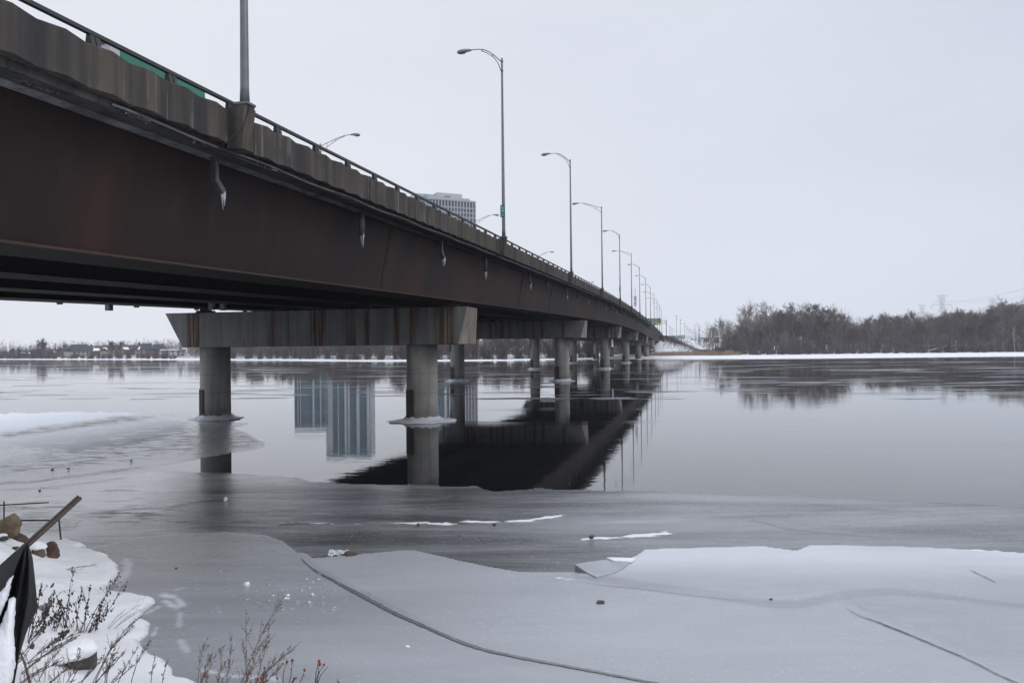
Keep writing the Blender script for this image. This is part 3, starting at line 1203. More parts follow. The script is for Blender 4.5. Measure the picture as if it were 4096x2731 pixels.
def land_z(X, Y):
    o = Y - shore_y(X)
    left = smooth01((-20 - X) / 120)
    prof = np.interp(o, [-3, -.4, 0, 1.2, 60, 78, 98, 125, 160, 400, 3000], [-.8, -.25, .05, .24, .32, .42, .75, 1.5, 2.3, 3.0, 3.4])
    profL = np.interp(o, [-3, -.4, 0, 1.2, 12, 24, 40, 70, 200, 3000], [-.8, -.25, .05, .25, .38, .8, 1.7, 2.6, 3.2, 4.0])
    z = prof * (1 - left) + profL * left
    bump_ = (fbm(X * .12, Y * .12, 3) - .5) * .9 * smooth01((o - np.where(left > .5, 16, 80)) / 30)
    return np.maximum(z + bump_, np.where(o > 14, embank(X, Y), -9))


def build_land():
    xs = np.unique(np.concatenate([np.arange(-70, 260, 2.2), np.arange(-420, -70, 5), np.arange(260, 480, 6), np.arange(-1300, -420, 35), np.arange(480, 1600, 40), np.array([-3000, -2000, 2200, 3000])]))
    os_ = np.concatenate([[-3, -.4, 0, .5, 1.2, 3, 6, 9, 12, 14], np.arange(16, 46, 2), np.arange(46, 130, 3), np.arange(130, 330, 9), np.array([360, 420, 500, 620, 800, 1050, 1400, 2000, 3200])])
    X = np.repeat(xs[:, None], len(os_), 1)
    Y = shore_y(X) + os_[None, :]
    Z = land_z(X, Y)
    n, m = X.shape
    V = np.stack([X.ravel(), Y.ravel(), Z.ravel()], 1)
    idx = np.arange(n * m).reshape(n, m)
    Fq = np.stack([idx[:-1, :-1].ravel(), idx[1:, :-1].ravel(), idx[1:, 1:].ravel(), idx[:-1, 1:].ravel()], 1)
    # dry grass grows on the embankment shoulder by the abutment and under the bridge
    s_ = (X - BO.x) * DX + Y * DY
    t_ = -(X - BO.x) * DY + Y * DX
    em = embank(X, Y)
    br = np.zeros_like(X)
    k1 = smooth01(1 - np.hypot((s_ - (SEND + 8)) / 19, (t_ + 8) / 13))
    k2 = smooth01(1 - np.hypot((s_ - (SEND + 2)) / 14, (t_ + 24) / 12))
    under = smooth01((SEND - s_ + 4) / 6) * smooth01((s_ - 352) / 12) * smooth01((t_ + 3) / 5) * smooth01((25 - t_) / 6)
    o = Y - shore_y(X)
    br = np.maximum.reduce([1.5 * k1, 1.2 * k2, 1.1 * under]) * (em > .2)
    br = np.maximum(br, np.where(X < 40, .75, .5) * smooth01((o - np.where(X < 40, 15, 84)) / 12) * (em < .3) * smooth01((420 - o) / 200))
    fl = .28 * smooth01((o - 20) / 14) + .4 * (em > .8)
    me = np_mesh('far_bank', V, Fq, M['land'], {'brown': br.ravel(), 'fleck': fl.ravel()})
    tag(link_obj('land', me), kind='structure')


build_land()


def lz(x, y):
    return float(land_z(np.array([x], float), np.array([y], float))[0])


# the road surface of the motorway beyond the bridge
k = MB()
secs = []
for i in range(len(AX)):
    a = AX[max(i - 1, 0)]
    b = AX[min(i + 1, len(AX) - 1)]
    dv = Vector((b[0] - a[0], b[1] - a[1], 0)).normalized()
    nv = Vector((-dv.y, dv.x, 0))
    c = Vector(AX[i])
    secs.append([c + nv * 10.5 + Vector((0, 0, .03)), c - nv * 10.5 + Vector((0, 0, .03))])
k.sweep(secs, close=False)
tag(fix_normals(k.build('road', M['asphalt'])), kind='structure')


# ------------------------------------------------------------------ bare trees
def tubes_np(segs, n=3):
    """segs (m,8): p0 p1 r0 r1 -> tube mesh arrays"""
    S = np.asarray(segs, float)
    p0, p1, r0, r1 = S[:, :3], S[:, 3:6], S[:, 6], S[:, 7]
    d = p1 - p0
    d /= np.maximum(np.linalg.norm(d, axis=1, keepdims=True), 1e-9)
    ref = np.where(np.abs(d[:, 2:3]) > .9, np.array([[1., 0, 0]]), np.array([[0., 0, 1]]))
    a = np.cross(d, ref)
    a /= np.maximum(np.linalg.norm(a, axis=1, keepdims=True), 1e-9)
    b = np.cross(d, a)
    m = len(S)
    V = np.zeros((m, 2 * n, 3))
    for k in range(n):
        q = 2 * math.pi * k / n
        o = a * math.cos(q) + b * math.sin(q)
        V[:, k] = p0 + o * r0[:, None]
        V[:, n + k] = p1 + o * r1[:, None]
    base = (np.arange(m) * 2 * n)[:, None]
    Fq = np.concatenate([np.stack([base[:, 0] + k, base[:, 0] + (k + 1) % n, base[:, 0] + n + (k + 1) % n, base[:, 0] + n + k], 1) for k in range(n)])
    return V.reshape(-1, 3), Fq


def grow_tree(seed, h, spread=.32, limbs=15, low=.22, up=.9, twig=.030, dens=1.0, lean=0.):
    """returns (trunk segments, crown segments) of a leafless tree of height h"""
    R = random.Random(seed)
    trunk, crown = [], []

    def rdir(d, ang):
        p = Vector(d).orthogonal().normalized()
        p = Matrix.Rotation(R.uniform(0, 2 * math.pi), 3, Vector(d)) @ p
        return (Vector(d) * math.cos(ang) + p * math.sin(ang)).normalized()

    def chain(out, p, d, L, r, n, curl=.12, rise=.06):
        pts = [(p.copy(), r)]
        for i in range(n):
            d = (d + Vector((R.uniform(-curl, curl), R.uniform(-curl, curl), R.uniform(-curl, curl) * .6 + rise))).normalized()
            q = p + d * (L / n)
            r2 = r * (1 - .62 / n * (i + 1) / 1) if n > 1 else r * .4
            r2 = max(r2, .008)
            out.append((*p, *q, pts[-1][1], r2))
            p = q
            pts.append((p.copy(), r2))
        return pts

    def along(pts, f):
        x = f * (len(pts) - 1)
        i = min(int(x), len(pts) - 2)
        a, b = pts[i], pts[i + 1]
        q = x - i
        return a[0].lerp(b[0], q), a[1] * (1 - q) + b[1] * q, (b[0] - a[0]).normalized()

    r0 = h * .0105 + .03
    tp = chain(trunk, Vector((0, 0, -.4)), Vector((lean, 0, 1)).normalized(), h * .74, r0, 7, .09, .1)
    for i in range(limbs):
        f = low + (up - low + .1) * ((i + R.uniform(0, .8)) / limbs) ** .85
        f = min(f, .99)
        p, r, d = along(tp, f)
        L = h * spread * (1.25 - .85 * f) * R.uniform(.75, 1.2)
        b = rdir(d, rad(R.uniform(28, 58)))
        b.z = abs(b.z) + .15
        lp = chain(trunk, p, b.normalized(), L, max(r * .36, .04), 4, .16, .09)
        ns = max(3, int(7 * dens))
        for j in range(ns):
            p2, r2, d2 = along(lp, R.uniform(.2, 1))
            L2 = L * R.uniform(.3, .62)
            sp = chain(crown, p2, rdir(d2, rad(R.uniform(20, 60))), L2, max(r2 * .55, twig * 1.2), 3, .2, .07)
            for q in range(max(2, int(5 * dens))):
                p3, r3, d3 = along(sp, R.uniform(.15, 1))
                L3 = L2 * R.uniform(.3, .65)
                tw = chain(crown, p3, rdir(d3, rad(R.uniform(18, 55))), L3, twig, 2, .22, .05)
                for w in range(max(1, int(2.6 * dens))):
                    p4, r4, d4 = along(tw, R.uniform(.1, 1))
                    chain(crown, p4, rdir(d4, rad(R.uniform(15, 50))), L3 * R.uniform(.3, .7), twig * .7, 1, .2, .05)
    return trunk, crown


def seg_mesh(name, segs, mat, n=3):
    V, Fq = tubes_np(segs, n)
    return np_mesh(name, V, Fq, mat, smooth=False)


# prototypes (tall cottonwood-like, broad, narrow, pale)
PROTO = []
for i, kw in enumerate([
    dict(h=22, spread=.30, limbs=17, low=.25, dens=1.5),
    dict(h=20, spread=.36, limbs=15, low=.18, dens=1.5),
    dict(h=18, spread=.26, limbs=16, low=.15, dens=1.5),
    dict(h=24, spread=.25, limbs=19, low=.3, dens=1.45),
    dict(h=16, spread=.42, limbs=15, low=.16, dens=1.55),
    dict(h=21, spread=.33, limbs=14, low=.35, dens=1.4),
    dict(h=14, spread=.40, limbs=16, low=.08, dens=1.5),
]):
    tk, cr = grow_tree(100 + i, twig=.036, **kw)
    PROTO.append((seg_mesh('trunk', tk, M['bark'], 5), seg_mesh('crown', cr, M['twig']), kw['h']))
PALE = []
for i, kw in enumerate([dict(h=20, spread=.38, limbs=15, low=.3, dens=1.35), dict(h=22, spread=.32, limbs=15, low=.35, dens=1.25)]):
    tk, cr = grow_tree(200 + i, twig=.036, **kw)
    PALE.append((seg_mesh('trunk', tk, M['bark'], 5), seg_mesh('crown', cr, M['twig_pale']), kw['h']))

FAR = []
for i, kw in enumerate([dict(h=15, spread=.40, limbs=16, low=.2, dens=1.5), dict(h=14, spread=.36, limbs=15, low=.2, dens=1.5), dict(h=15, spread=.38, limbs=13, low=.45, dens=1.25)]):
    tk, cr = grow_tree(250 + i, twig=.065, **kw)
    FAR.append((seg_mesh('trunk', tk, M['bark'], 4), seg_mesh('crown', cr, M['twig']), kw['h']))


def shrub_segs(seed, h, w, stems=26, twig=.03):
    R = random.Random(seed)
    out = []
    for i in range(stems):
        a = R.uniform(0, 2 * math.pi)
        p = Vector((R.uniform(-.3, .3) * w, R.uniform(-.3, .3) * w, -.2))
        d = Vector((math.cos(a) * R.uniform(.05, .6), math.sin(a) * R.uniform(.05, .6), 1)).normalized()
        L = h * R.uniform(.6, 1.05)
        for k in range(4):
            d = (d + Vector((R.uniform(-.2, .2), R.uniform(-.2, .2), R.uniform(-.05, .15)))).normalized()
            q = p + d * L / 4
            out.append((*p, *q, twig * 1.5 * (1 - k * .18), twig * 1.5 * (1 - (k + 1) * .18)))
            for j in range(4):
                b = (d + Vector((R.uniform(-.9, .9), R.uniform(-.9, .9), R.uniform(-.1, .6)))).normalized()
                p2 = p.lerp(q, R.random())
                q2 = p2 + b * L * R.uniform(.12, .32)
                out.append((*p2, *q2, twig, twig * .5))
                for w_ in range(2):
                    p3 = p2.lerp(q2, R.uniform(.3, 1))
                    b3 = (b + Vector((R.uniform(-.7, .7), R.uniform(-.7, .7), R.uniform(-.2, .5)))).normalized()
                    out.append((*p3, *(p3 + b3 * L * R.uniform(.06, .16)), twig * .7, twig * .4))
            p = q
    return out


SHRUB = [seg_mesh('shrub', shrub_segs(300 + i, h, w, st), M['brush']) for i, (h, w, st) in enumerate(((5, 5, 34), (7, 5, 34), (3.2, 5, 30)))]


def tree(x, y, h, proto, label, group, name='bare_tree', rz=None, wide=1.):
    tk, cr, h0 = proto
    e = empty(name, (x, y, lz(x, y) - .1), random.uniform(0, 6.28) if rz is None else rz, label, 'tree', group)
    k = h / h0
    e.scale = (k * wide, k * wide, k)
    link_obj('trunk', tk, e)
    link_obj('crown', cr, e)
    return e


def shrub(x, y, k, m, label, group):
    o = link_obj('shrub', m, None, (x, y, lz(x, y) - .1))
    o.scale = (k, k, k * random.uniform(.8, 1.2))
    o.rotation_euler = (0, 0, random.uniform(0, 6.28))
    tag(o, label, 'shrub', group)


R = random.Random(5)
# --- right bank: front row with its own silhouettes (u, top v, distance, prototype)
front = [(2905, 1268, 352, 'P', 0), (2960, 1262, 356, 'P', 1), (3010, 1208, 350, 'P', 0), (3052, 1200, 352, 'P', 1), (3100, 1232, 350, 1, 0), (3140, 1222, 356, 3, 0), (3182, 1190, 352, 3, 0), (3218, 1205, 354, 'P', 1),
         (3258, 1196, 356, 0, 0), (3300, 1205, 352, 2, 0), (3350, 1220, 354, 'P', 0)]
for i, (u, v, Y, pr, q) in enumerate(front):
    p = at(u, 1410, Y)
    top = at(u, v, Y).z
    z0 = lz(p.x, Y)
    proto = PALE[q] if pr == 'P' else PROTO[pr]
    lab = 'tall pale-twigged bare tree in the loose clump at the left tip of the right wood' if i < 4 else 'tall bare tree rising above the left half of the far right wood'
    tree(p.x, Y, (top - z0) * 1.1, proto, lab, 'pale trees at the tip of the wood' if i < 4 else 'tall trees of the left half of the wood')
p = at(3345, 1410, 346)
tree(p.x, 346, at(3345, 1222, 346).z - lz(p.x, 346), PROTO[4], 'spreading dark crooked tree standing clear above the middle of the right wood', None, 'spreading_tree', 1.0)
sk = [(2880, 1330), (2950, 1290), (3050, 1245), (3150, 1235), (3250, 1225), (3330, 1250), (3400, 1265), (3430, 1262), (3500, 1248), (3560, 1240), (3640, 1232), (3720, 1235), (3800, 1225), (3850, 1210), (3920, 1205), (3980, 1200), (4040, 1192), (4096, 1200), (4250, 1190), (4500, 1180)]
su, sv = zip(*sk)
for row, (Y, n, dv) in enumerate(((354, 28, 66), (366, 36, 30), (385, 40, 8), (415, 36, 6), (450, 32, 8))):
    for i in range(n):
        u = 2900 + (4330 - 2900) * (i + R.uniform(.0, .9)) / n
        yy = Y + R.uniform(-8, 8)
        v = np.interp(u, su, sv) + dv + R.uniform(-4, 34)
        p = at(u, 1410, yy)
        h = max(6, (at(u, v, yy).z - lz(p.x, yy)) * 1.10)
        tree(p.x, yy, h, PALE[R.choice((0, 1))] if R.random() < .24 else PROTO[R.choice((0, 1, 2, 2, 4, 5, 6))], 'bare grey tree in the dense winter wood on the far right bank', 'trees of the wood on the right bank', wide=R.uniform(.8, 1.1))
for u, v, q in ((3990, 1215, 1), (4062, 1192, 4), (3830, 1212, 1), (3925, 1210, 5)):
    p = at(u, 1410, 352)
    tree(p.x, 352, at(u, v, 352).z - lz(p.x, 352), PROTO[q], 'tall bare tree standing over the right end of the far wood', 'tall trees at the right end of the wood')
tk, cr = grow_tree(411, 14, .22, 9, .35, dens=.6, twig=.04)
p = at(4060, 1405, 338)
e = empty('birch_tree', (p.x, 338, lz(p.x, 338)), 0, 'slim white-barked birch at the water edge, right end of the wood', 'tree')
link_obj('trunk', seg_mesh('trunk', tk, M['white_bark'], 5), e)
link_obj('crown', seg_mesh('crown', cr, M['twig_pale']), e)
for i in range(80):
    u = 2885 + (4330 - 2885) * (i + R.random()) / 80
    yy = R.uniform(334, 354)
    p = at(u, 1410, yy)
    shrub(p.x, yy, R.uniform(.7, 1.2), SHRUB[i % 3], 'dense leafless grey shrub at the foot of the far right wood', 'shrubs at the foot of the right wood')
# the depth of the wood reads as one mass
segs = []
for i in range(3600):
    x = R.uniform(100, 430)
    y = R.uniform(350, 440)
    z = lz(x, y) if i % 6 == 0 else 2.4
    h = R.uniform(4, 15)
    lx, ly = R.uniform(-.12, .12), R.uniform(-.12, .12)
    segs.append((x, y, z - .3, x + lx * h, y + ly * h, z + h, .08, .03))
    for k in range(13):
        f = R.uniform(.1, 1)
        a = R.uniform(0, 6.28)
        L = R.uniform(.8, 2.6)
        q = Vector((x + lx * h * f, y + ly * h * f, z + h * f))
        w = q + Vector((math.cos(a) * L * .6, math.sin(a) * L * .6, L * .7))
        segs.append((*q, *w, .04, .02))
        a += R.uniform(-1, 1)
        segs.append((*(q.lerp(w, .5)), *(w + Vector((math.cos(a), math.sin(a), .3)) * L * .35), .03, .015))
tag(link_obj('woodland', seg_mesh('woodland', segs, M['brush'])), kind='stuff')
# leaning dead trunk and driftwood line
k = MB()
k.sm = True
a, b = at(3712, 1403, 336), at(3790, 1381, 340)
k.tube([a, a.lerp(b, .5), b], [.28, .22, .12], 8)
tag(k.build('fallen_trunk', M['white_bark']), 'pale fallen trunk leaning at the edge of the right wood', 'fallen trunk')

# --- reeds along the far shore right of the bridge
segs = []
for i in range(9000):
    x = R.uniform(58, 97)
    y = float(shore_y(np.array([x]))[0]) + R.uniform(64, 84)
    if R.random() > smooth01(np.array((x - 54) / 12.)):
        continue
    z = lz(x, y)
    dn = float(fbm(np.array([x * .35]), np.array([y * .5]), 71, 3)[0])
    if R.random() > smooth01(np.array((dn - .30) / .25)):
        continue
    h = R.uniform(.8, 2.1) * (.45 + dn) * (.6 + .4 * min(1, (x - 55) / 25))
    segs.append((x, y, z - .1, x + R.uniform(-.3, .3), y + R.uniform(-.2, .2), z + h, .035, .02))
tag(link_obj('dry_reeds', seg_mesh('dry_reeds', segs, M['reed'])), kind='stuff')
# dry stalks over the embankment shoulder
segs = []
for i in range(5200):
    s = SEND + R.gauss(8, 11)
    t = -9 + R.gauss(0, 7)
    if i % 4 == 0:
        s, t = SEND + R.gauss(0, 7), -24 + R.gauss(0, 6)
    p = BW(s, t, 0)
    if t > -4.5 and s < SEND + 14:
        continue
    z = lz(p.x, p.y)
    if z < .8:
        continue
    h = R.uniform(.4, 1.1)
    segs.append((p.x, p.y, z - .05, p.x + R.uniform(-.4, .4), p.y + R.uniform(-.3, .3), z + h, .04, .02))
tag(link_obj('dry_grass', seg_mesh('dry_grass', segs, M['weed'])), kind='stuff')
for i, (u, v, Y, k) in enumerate(((2815, 1402, 345, .5), (2830, 1400, 350, .45), (2800, 1404, 340, .4), (2868, 1404, 342, .7), (2880, 1402, 340, .9))):
    p = at(u, v, Y)
    shrub(p.x, p.y, k, SHRUB[i % 3], 'low bare bush between the reeds and the snowy slope' if i < 3 else 'dark bush where the snowy slope meets the right wood', 'bushes above the reeds' if i < 3 else 'bushes at the corner of the wood')
p = at(2846, 1380, 620)
tree(p.x, 620, 15, PROTO[4], 'round grey bare tree standing alone behind the snowy slope', None, 'round_tree', 0., 1.1)

# --- left bank trees
left = [(20, 1398, 560, 6, 4), (55, 1385, 545, 9, 1), (75, 1382, 555, 9, 0), (130, 1392, 540, 6, 2), (172, 1347, 525, 16.5, 4), (150, 1385, 530, 10, 1), (205, 1390, 520, 8, 2), (237, 1380, 560, 11, 5), (262, 1368, 600, 14, 3),
        (290, 1373, 590, 13, 1), (312, 1374, 580, 12, 4), (365, 1372, 600, 13, 1), (395, 1380, 590, 11, 2), (452, 1353, 462, 14.5, 5), (478, 1354, 455, 14.5, 1), (420, 1383, 560, 10, 4), (500, 1374, 560, 12, 2), (525, 1380, 560, 11, 1), (560, 1363, 560, 14.5, 4), (600, 1378, 560, 11, 1)]
for i, (u, v, Y, h, pr) in enumerate(left):
    p = at(u, 1420, Y)
    sy = float(shore_y(np.array([p.x]))[0])
    if Y < sy + 6:
        Y = sy + 8
        p = at(u, 1420, Y)
    hh = max(5, at(u, v, Y).z - lz(p.x, Y))
    lab = {4: 'large round-crowned bare tree on the far left shore', 13: 'left one of two tall open-crowned trees before the stone house', 14: 'right one of two tall open-crowned trees before the stone house', 18: 'round bare tree over the house roofs beside the pier cap'}.get(i)
    tree(p.x, Y, hh, FAR[2 if i in (13, 14) else (0, 1)[i % 2]], lab or ('bare grey tree at the far left end of the opposite shore' if u < 215 else 'bare tree among and behind the houses across the river'), None if lab else ('trees at the left end of the far shore' if u < 215 else 'trees among the far houses'))
for i in range(84):
    u = -150 + 850 * (i + R.random()) / 84
    r_ = gp(u, 1436 - (u - 0) * .0, .3)
    X = np.interp(u, [-150, 0, 350, 700], [-400, -356, -262, -179])
    yy = float(shore_y(np.array([X]))[0]) + R.uniform(9, 20)
    X = (u - 2048) / F * yy
    yy = float(shore_y(np.array([X]))[0]) + R.uniform(9, 20)
    shrub(X, yy, R.uniform(.5, 1.0) * (1.3 if u < 230 else .75), SHRUB[R.choice((0, 1, 2))], 'grey leafless shrub along the shore below the far houses', 'shrubs along the far left shore')
# --- thicket seen under the pier caps
for i in range(46):
    u = 900 + 1500 * (i + R.random()) / 46
    X = np.interp(u, [800, 1500, 2000, 2400], [-160, -51, -5, 38])
    yy = float(shore_y(np.array([X]))[0]) + R.uniform(10, 24)
    X = (u - 2048) / F * yy
    yy = float(shore_y(np.array([X]))[0]) + R.uniform(10, 24)
    shrub(X, yy, R.uniform(.8, 1.3), SHRUB[R.choice((0, 1, 1))], 'dense bare shrub in the thicket across the river, seen under the bridge', 'thicket shrubs seen under the bridge')
for i in range(60):
    u = 900 + 1480 * (i + R.random()) / 60
    X = np.interp(u, [800, 1500, 2000, 2400], [-160, -51, -5, 38])
    yy = float(shore_y(np.array([X]))[0]) + R.uniform(14, 60)
    X = (u - 2048) / F * yy
    yy = float(shore_y(np.array([X]))[0]) + R.uniform(14, 60)
    if i % 12 == 0:
        pass
    h = R.uniform(9, 15)
    if u > 2250:
        h *= .6
    tree(X, yy, h, PROTO[R.choice((0, 1, 2, 4, 5, 6))], 'bare tree in the thicket across the river, seen under the bridge', 'thicket trees seen under the bridge')
segs = []
for i in range(2600):
    X = R.uniform(-190, 40)
    yy = float(shore_y(np.array([X]))[0]) + R.uniform(14, 70)
    z = 2.0
    h = R.uniform(3, 9)
    segs.append((X, yy, z - .3, X + R.uniform(-.6, .6), yy, z + h, .07, .03))
    for k in range(11):
        f = R.uniform(.1, 1)
        a = R.uniform(0, 6.28)
        L = R.uniform(.6, 2.2)
        q = Vector((X, yy, z + h * f))
        segs.append((*q, *(q + Vector((math.cos(a) * L * .7, math.sin(a) * L * .7, L * .6))), .04, .02))
for i in range(1300):
    X = R.uniform(-520, -185)
    yy = R.uniform(600, 690) + (X + 350) * -.35
    z = 2.5
    h = R.uniform(6, 12.5) * (.8 + .4 * math.sin(X * .05) * math.sin(X * .013 + 1))
    segs.append((X, yy, z - .3, X + R.uniform(-.8, .8), yy, z + h, .09, .04))
    for k in range(10):
        f = R.uniform(.25, 1)
        a = R.uniform(0, 6.28)
        L = R.uniform(.8, 2.6)
        q = Vector((X, yy, z + h * f))
        segs.append((*q, *(q + Vector((math.cos(a) * L * .7, math.sin(a) * L * .7, L * .7))), .06, .03))
tag(link_obj('thicket', seg_mesh('thicket', segs, M['brush'])), kind='stuff')
# small stone outfall wall on that bank
p = at(1405, 1424, 314)
k = MB()
p.y = float(shore_y(np.array([p.x]))[0]) + 12
k.box((p.x, p.y, lz(p.x, p.y) + 1.0), (5.5, 2, 1.7), .1)
wl = k.build('retaining_wall', M['cap_end'])
tag(wl, 'small pale stone wall at the waterline seen between the two near columns', 'wall')
k = MB()
k.box((p.x, p.y, lz(p.x, p.y) + 1.9), (5.8, 2.3, .25), .1)
k.build('snow_cap', M['snow'], wl)


# ------------------------------------------------------------------ houses on the far left shore
def house(u, Y, w, dpt, hw, hr, wall, roof, rz, label, snow=.5, wing=0, hip=.3):
    p = at(u, 1415, Y)
    sy = float(shore_y(np.array([p.x]))[0])
    Y = max(Y, sy + 26)
    p = at(u, 1415, Y)
    w, dpt, hw, hr = w * .68, dpt * .68, hw * .62, hr * .66
    e = empty('house', (p.x, Y, lz(p.x, Y) - .2), rz, label, 'house')
    k = MB()
    k.box((0, 0, hw / 2), (w, dpt, hw))
    if wing:
        k.box((wing * w * .32, -dpt / 2 - 1.6, hw * .46), (w * .3, 3.4, hw * .92))
    k.build('wall', wall, e)
    k = MB()
    ov = .6
    hx = w / 2 * hip
    a = [(-w / 2 - ov, -dpt / 2 - ov, hw), (w / 2 + ov, -dpt / 2 - ov, hw), (w / 2 + ov, dpt / 2 + ov, hw), (-w / 2 - ov, dpt / 2 + ov, hw)]
    k.add(a + [(-w / 2 + hx, 0, hw + hr), (w / 2 - hx, 0, hw + hr)], [(0, 1, 5, 4), (1, 2, 5), (2, 3, 4, 5), (3, 0, 4), (3, 2, 1, 0)])
    if wing:
        x0 = wing * w * .32
        ww = w * .17
        z1 = hw * .92
        k.add([(x0 - ww - .3, -dpt / 2 - 3.7, z1), (x0 + ww + .3, -dpt / 2 - 3.7, z1), (x0 + ww + .3, 0, z1), (x0 - ww - .3, 0, z1), (x0, -dpt / 2 - 3.5, z1 + hr * .62), (x0, 0, z1 + hr * .62)], [(0, 1, 4), (1, 2, 5, 4), (2, 3, 5), (3, 0, 4, 5), (3, 2, 1, 0)])
    rf = k.build('roof', roof, e)
    k = MB()
    k.box((w * .22, .6, hw + hr * .9), (1.1, .9, 1.8))
    k.build('chimney', wall, rf)
    if snow:
        k = MB()
        f0, f1 = .1, .1 + snow
        A, B = Vector((-w / 2 + hx * .3, -dpt / 2 - .5, hw + .12)), Vector((w * (-.5 + snow), -dpt / 2 - .5, hw + .12))
        k.add([A, B, Vector((w * (-.5 + snow * .8), -dpt * .2, hw + hr * .55)), Vector((-w / 2 + hx * .8, -dpt * .16, hw + hr * .62))], [(0, 1, 2, 3)])
        sn = k.build('roof_snow', M['snow'], rf)
        md = sn.modifiers.new('thickness', 'SOLIDIFY')
        md.thickness = .25
        md.offset = 1
    n = max(3, int(w / 2.4))
    kk = MB()
    kk.box((0, 0, 0), (.9, .1, 1.05))
    wm = kk.mesh('window', M['win'])
    for fl in range(2 if hw > 3.1 else 1):
        for i in range(n):
            link_obj('window', wm, e, (-w / 2 + w * (i + .5) / n, -dpt / 2 - .04, 1.1 + fl * 1.75))
    return e


house(110, 600, 14, 9, 3.2, 2.6, M['house_brick'], M['roof_slate'], .5, 'low snow-roofed house half hidden by trees at the far left', .8)
house(232, 560, 15, 10, 4.5, 4.2, M['house_brick'], M['roof_brown'], .3, 'brown gabled house left of the big pale house across the river', .4)
house(318, 545, 27, 14, 6.3, 7.0, M['house_stone'], M['roof_slate'], .42, 'large pale stone house with a high dark slate hip roof across the river', .12, -1, .5)
house(405, 545, 16, 11, 5.4, 5.5, M['house_brick'], M['roof_brown'], .4, 'brick house with steep brown snow-streaked roof right of the slate-roofed one', .5, 1)
house(447, 520, 20, 12, 6.3, 5.2, M['house_stone'], M['roof_brown'], .45, 'cream stone house with brown roof behind the two open-crowned trees', .35, -1, .4)
house(520, 545, 17, 11, 5.5, 5.0, M['house_brick'], M['roof_brown'], .4, 'brown house with snowy roof slope right of the two open-crowned trees', .5, 1)
house(585, 520, 19, 12, 6.0, 6.5, M['house_stone'], M['roof_slate'], .42, 'grey house with a tall pointed slate roof left of the pier cap', .2, 1, .6)
house(634, 510, 17, 12, 6.0, 5.5, M['house_brick'], M['roof_slate'], .42, 'house with dark hip roof right next to the edge of the pier cap', .2, -1, .5)
house(690, 470, 21, 11, 6.0, 1.2, M['white_wall'], M['roof_slate'], .45, 'white modern low-roofed house behind the left bridge column', .9, 0, .1)

# ------------------------------------------------------------------ towers
def grey_tower():
    Yl, Yr = 488., 503.
    a = at(1703, 789, Yl)
    b = at(1903, 805, Yr)
    zt = a.z
    d = Vector((b.x - a.x, b.y - a.y, 0))
    W = d.length
    ang = math.atan2(d.y, d.x)
    e = empty('apartment_tower', (a.x, a.y, 0), ang, 'grey gridded apartment tower with a glass rooftop rising behind the bridge rail', 'building')
    FH = 3.0
    D = 20.
    k = MB()
    k.box((W / 2, D / 2 + .6, zt / 2), (W - 1.6, D - 1.2, zt - .6))
    k.build('core', M['cladding'], e)
    nc = 16
    cw = W / nc
    top_h = 4.3
    zs = [zt - 1.0]
    z = zt - 1.0 - top_h
    k = MB()
    k.box((W / 2, .3, zt - .5), (W, .7, 1.0))
    rows = []
    rows.append((zt - 1.0 - top_h + .7, top_h - .7))
    z = zt - 1.0 - top_h
    while z > 3:
        k.box((W / 2, .3, z + .35), (W, .7, .7))
        z -= FH
        rows.append((z + .7, FH - .7))
    for c in range(nc + 1):
        k.box((min(max(c * cw, .35), W - .35), .26, zt / 2 - .6), (.75, .6, zt - 1.3))
    for y in np.arange(3, D, 3.3):
        k.box((W - .3, y, zt / 2), (.62, .8, zt))
        k.box((.3, y, zt / 2), (.62, .8, zt))
    z = zt - .5
    while z > 3:
        k.box((W - .3, D / 2, z), (.66, D, .7))
        k.box((.3, D / 2, z), (.66, D, .7))
        z -= FH
    k.build('facade_grid', M['cladding'], e)
    cnt = 0
    rest = MB()
    Rr = random.Random(3)
    def win(mb, hh, kind, x, z):
        w_ = cw - .75
        mb.m = 0
        mb.box((x, .58, z + hh / 2), (w_, .1, hh))
        if kind:
            mb.m = 1
            mb.box((x + (w_ * .22 if kind == 1 else -w_ * .2), .50, z + hh / 2), (w_ * .42, .06, hh * .96))
    for r_, (z0, hh) in enumerate(rows):
        for c in range(nc):
            kind = 1 if Rr.random() < .22 and r_ >= 2 else 0
            x = (c + .5) * cw
            if cnt < 96:
                q = MB()
                win(q, hh, kind, x, z0)
                q.build('window', [M['win'], M['win_pale']], e)
                cnt += 1
            else:
                win(rest, hh, kind, x, z0)
    tag(rest.build('lower_windows', [M['win'], M['win_pale']], e), kind='stuff')
    # rooftop storey and glass rail
    k = MB()
    k.box((W * .52, D * .5, zt + 2.3), (W * .5, D * .6, 4.4))
    k.build('penthouse', M['white_wall'], e)
    k = MB()
    k.box((W * .04, D * .65, zt + 2.0), (W * .34, D * .5, 3.4))
    k.build('rooftop_pavilion', M['glass_rail'], e)
    k = MB()
    k.box((W * .47, 1.2, zt + .75), (W * .84, .06, 1.4))
    k.box((W * .05, D * .4, zt + 1.3), (.06, D * .7, 2.4))
    k.build('glass_railing', M['glass_rail'], e)
    k = MB()
    k.box((W * .47, D * .2 - .1, zt + 1.5), (W * .12, .2, 2.2))
    k.build('roof_door', M['win'], e)
    # left wing turned away
    k = MB()
    k.box((-2.6, D * .6, zt / 2 - 1), (5.6, D * .7, zt - 2.6))
    k.build('side_wing', M['cladding'], e)


grey_tower()


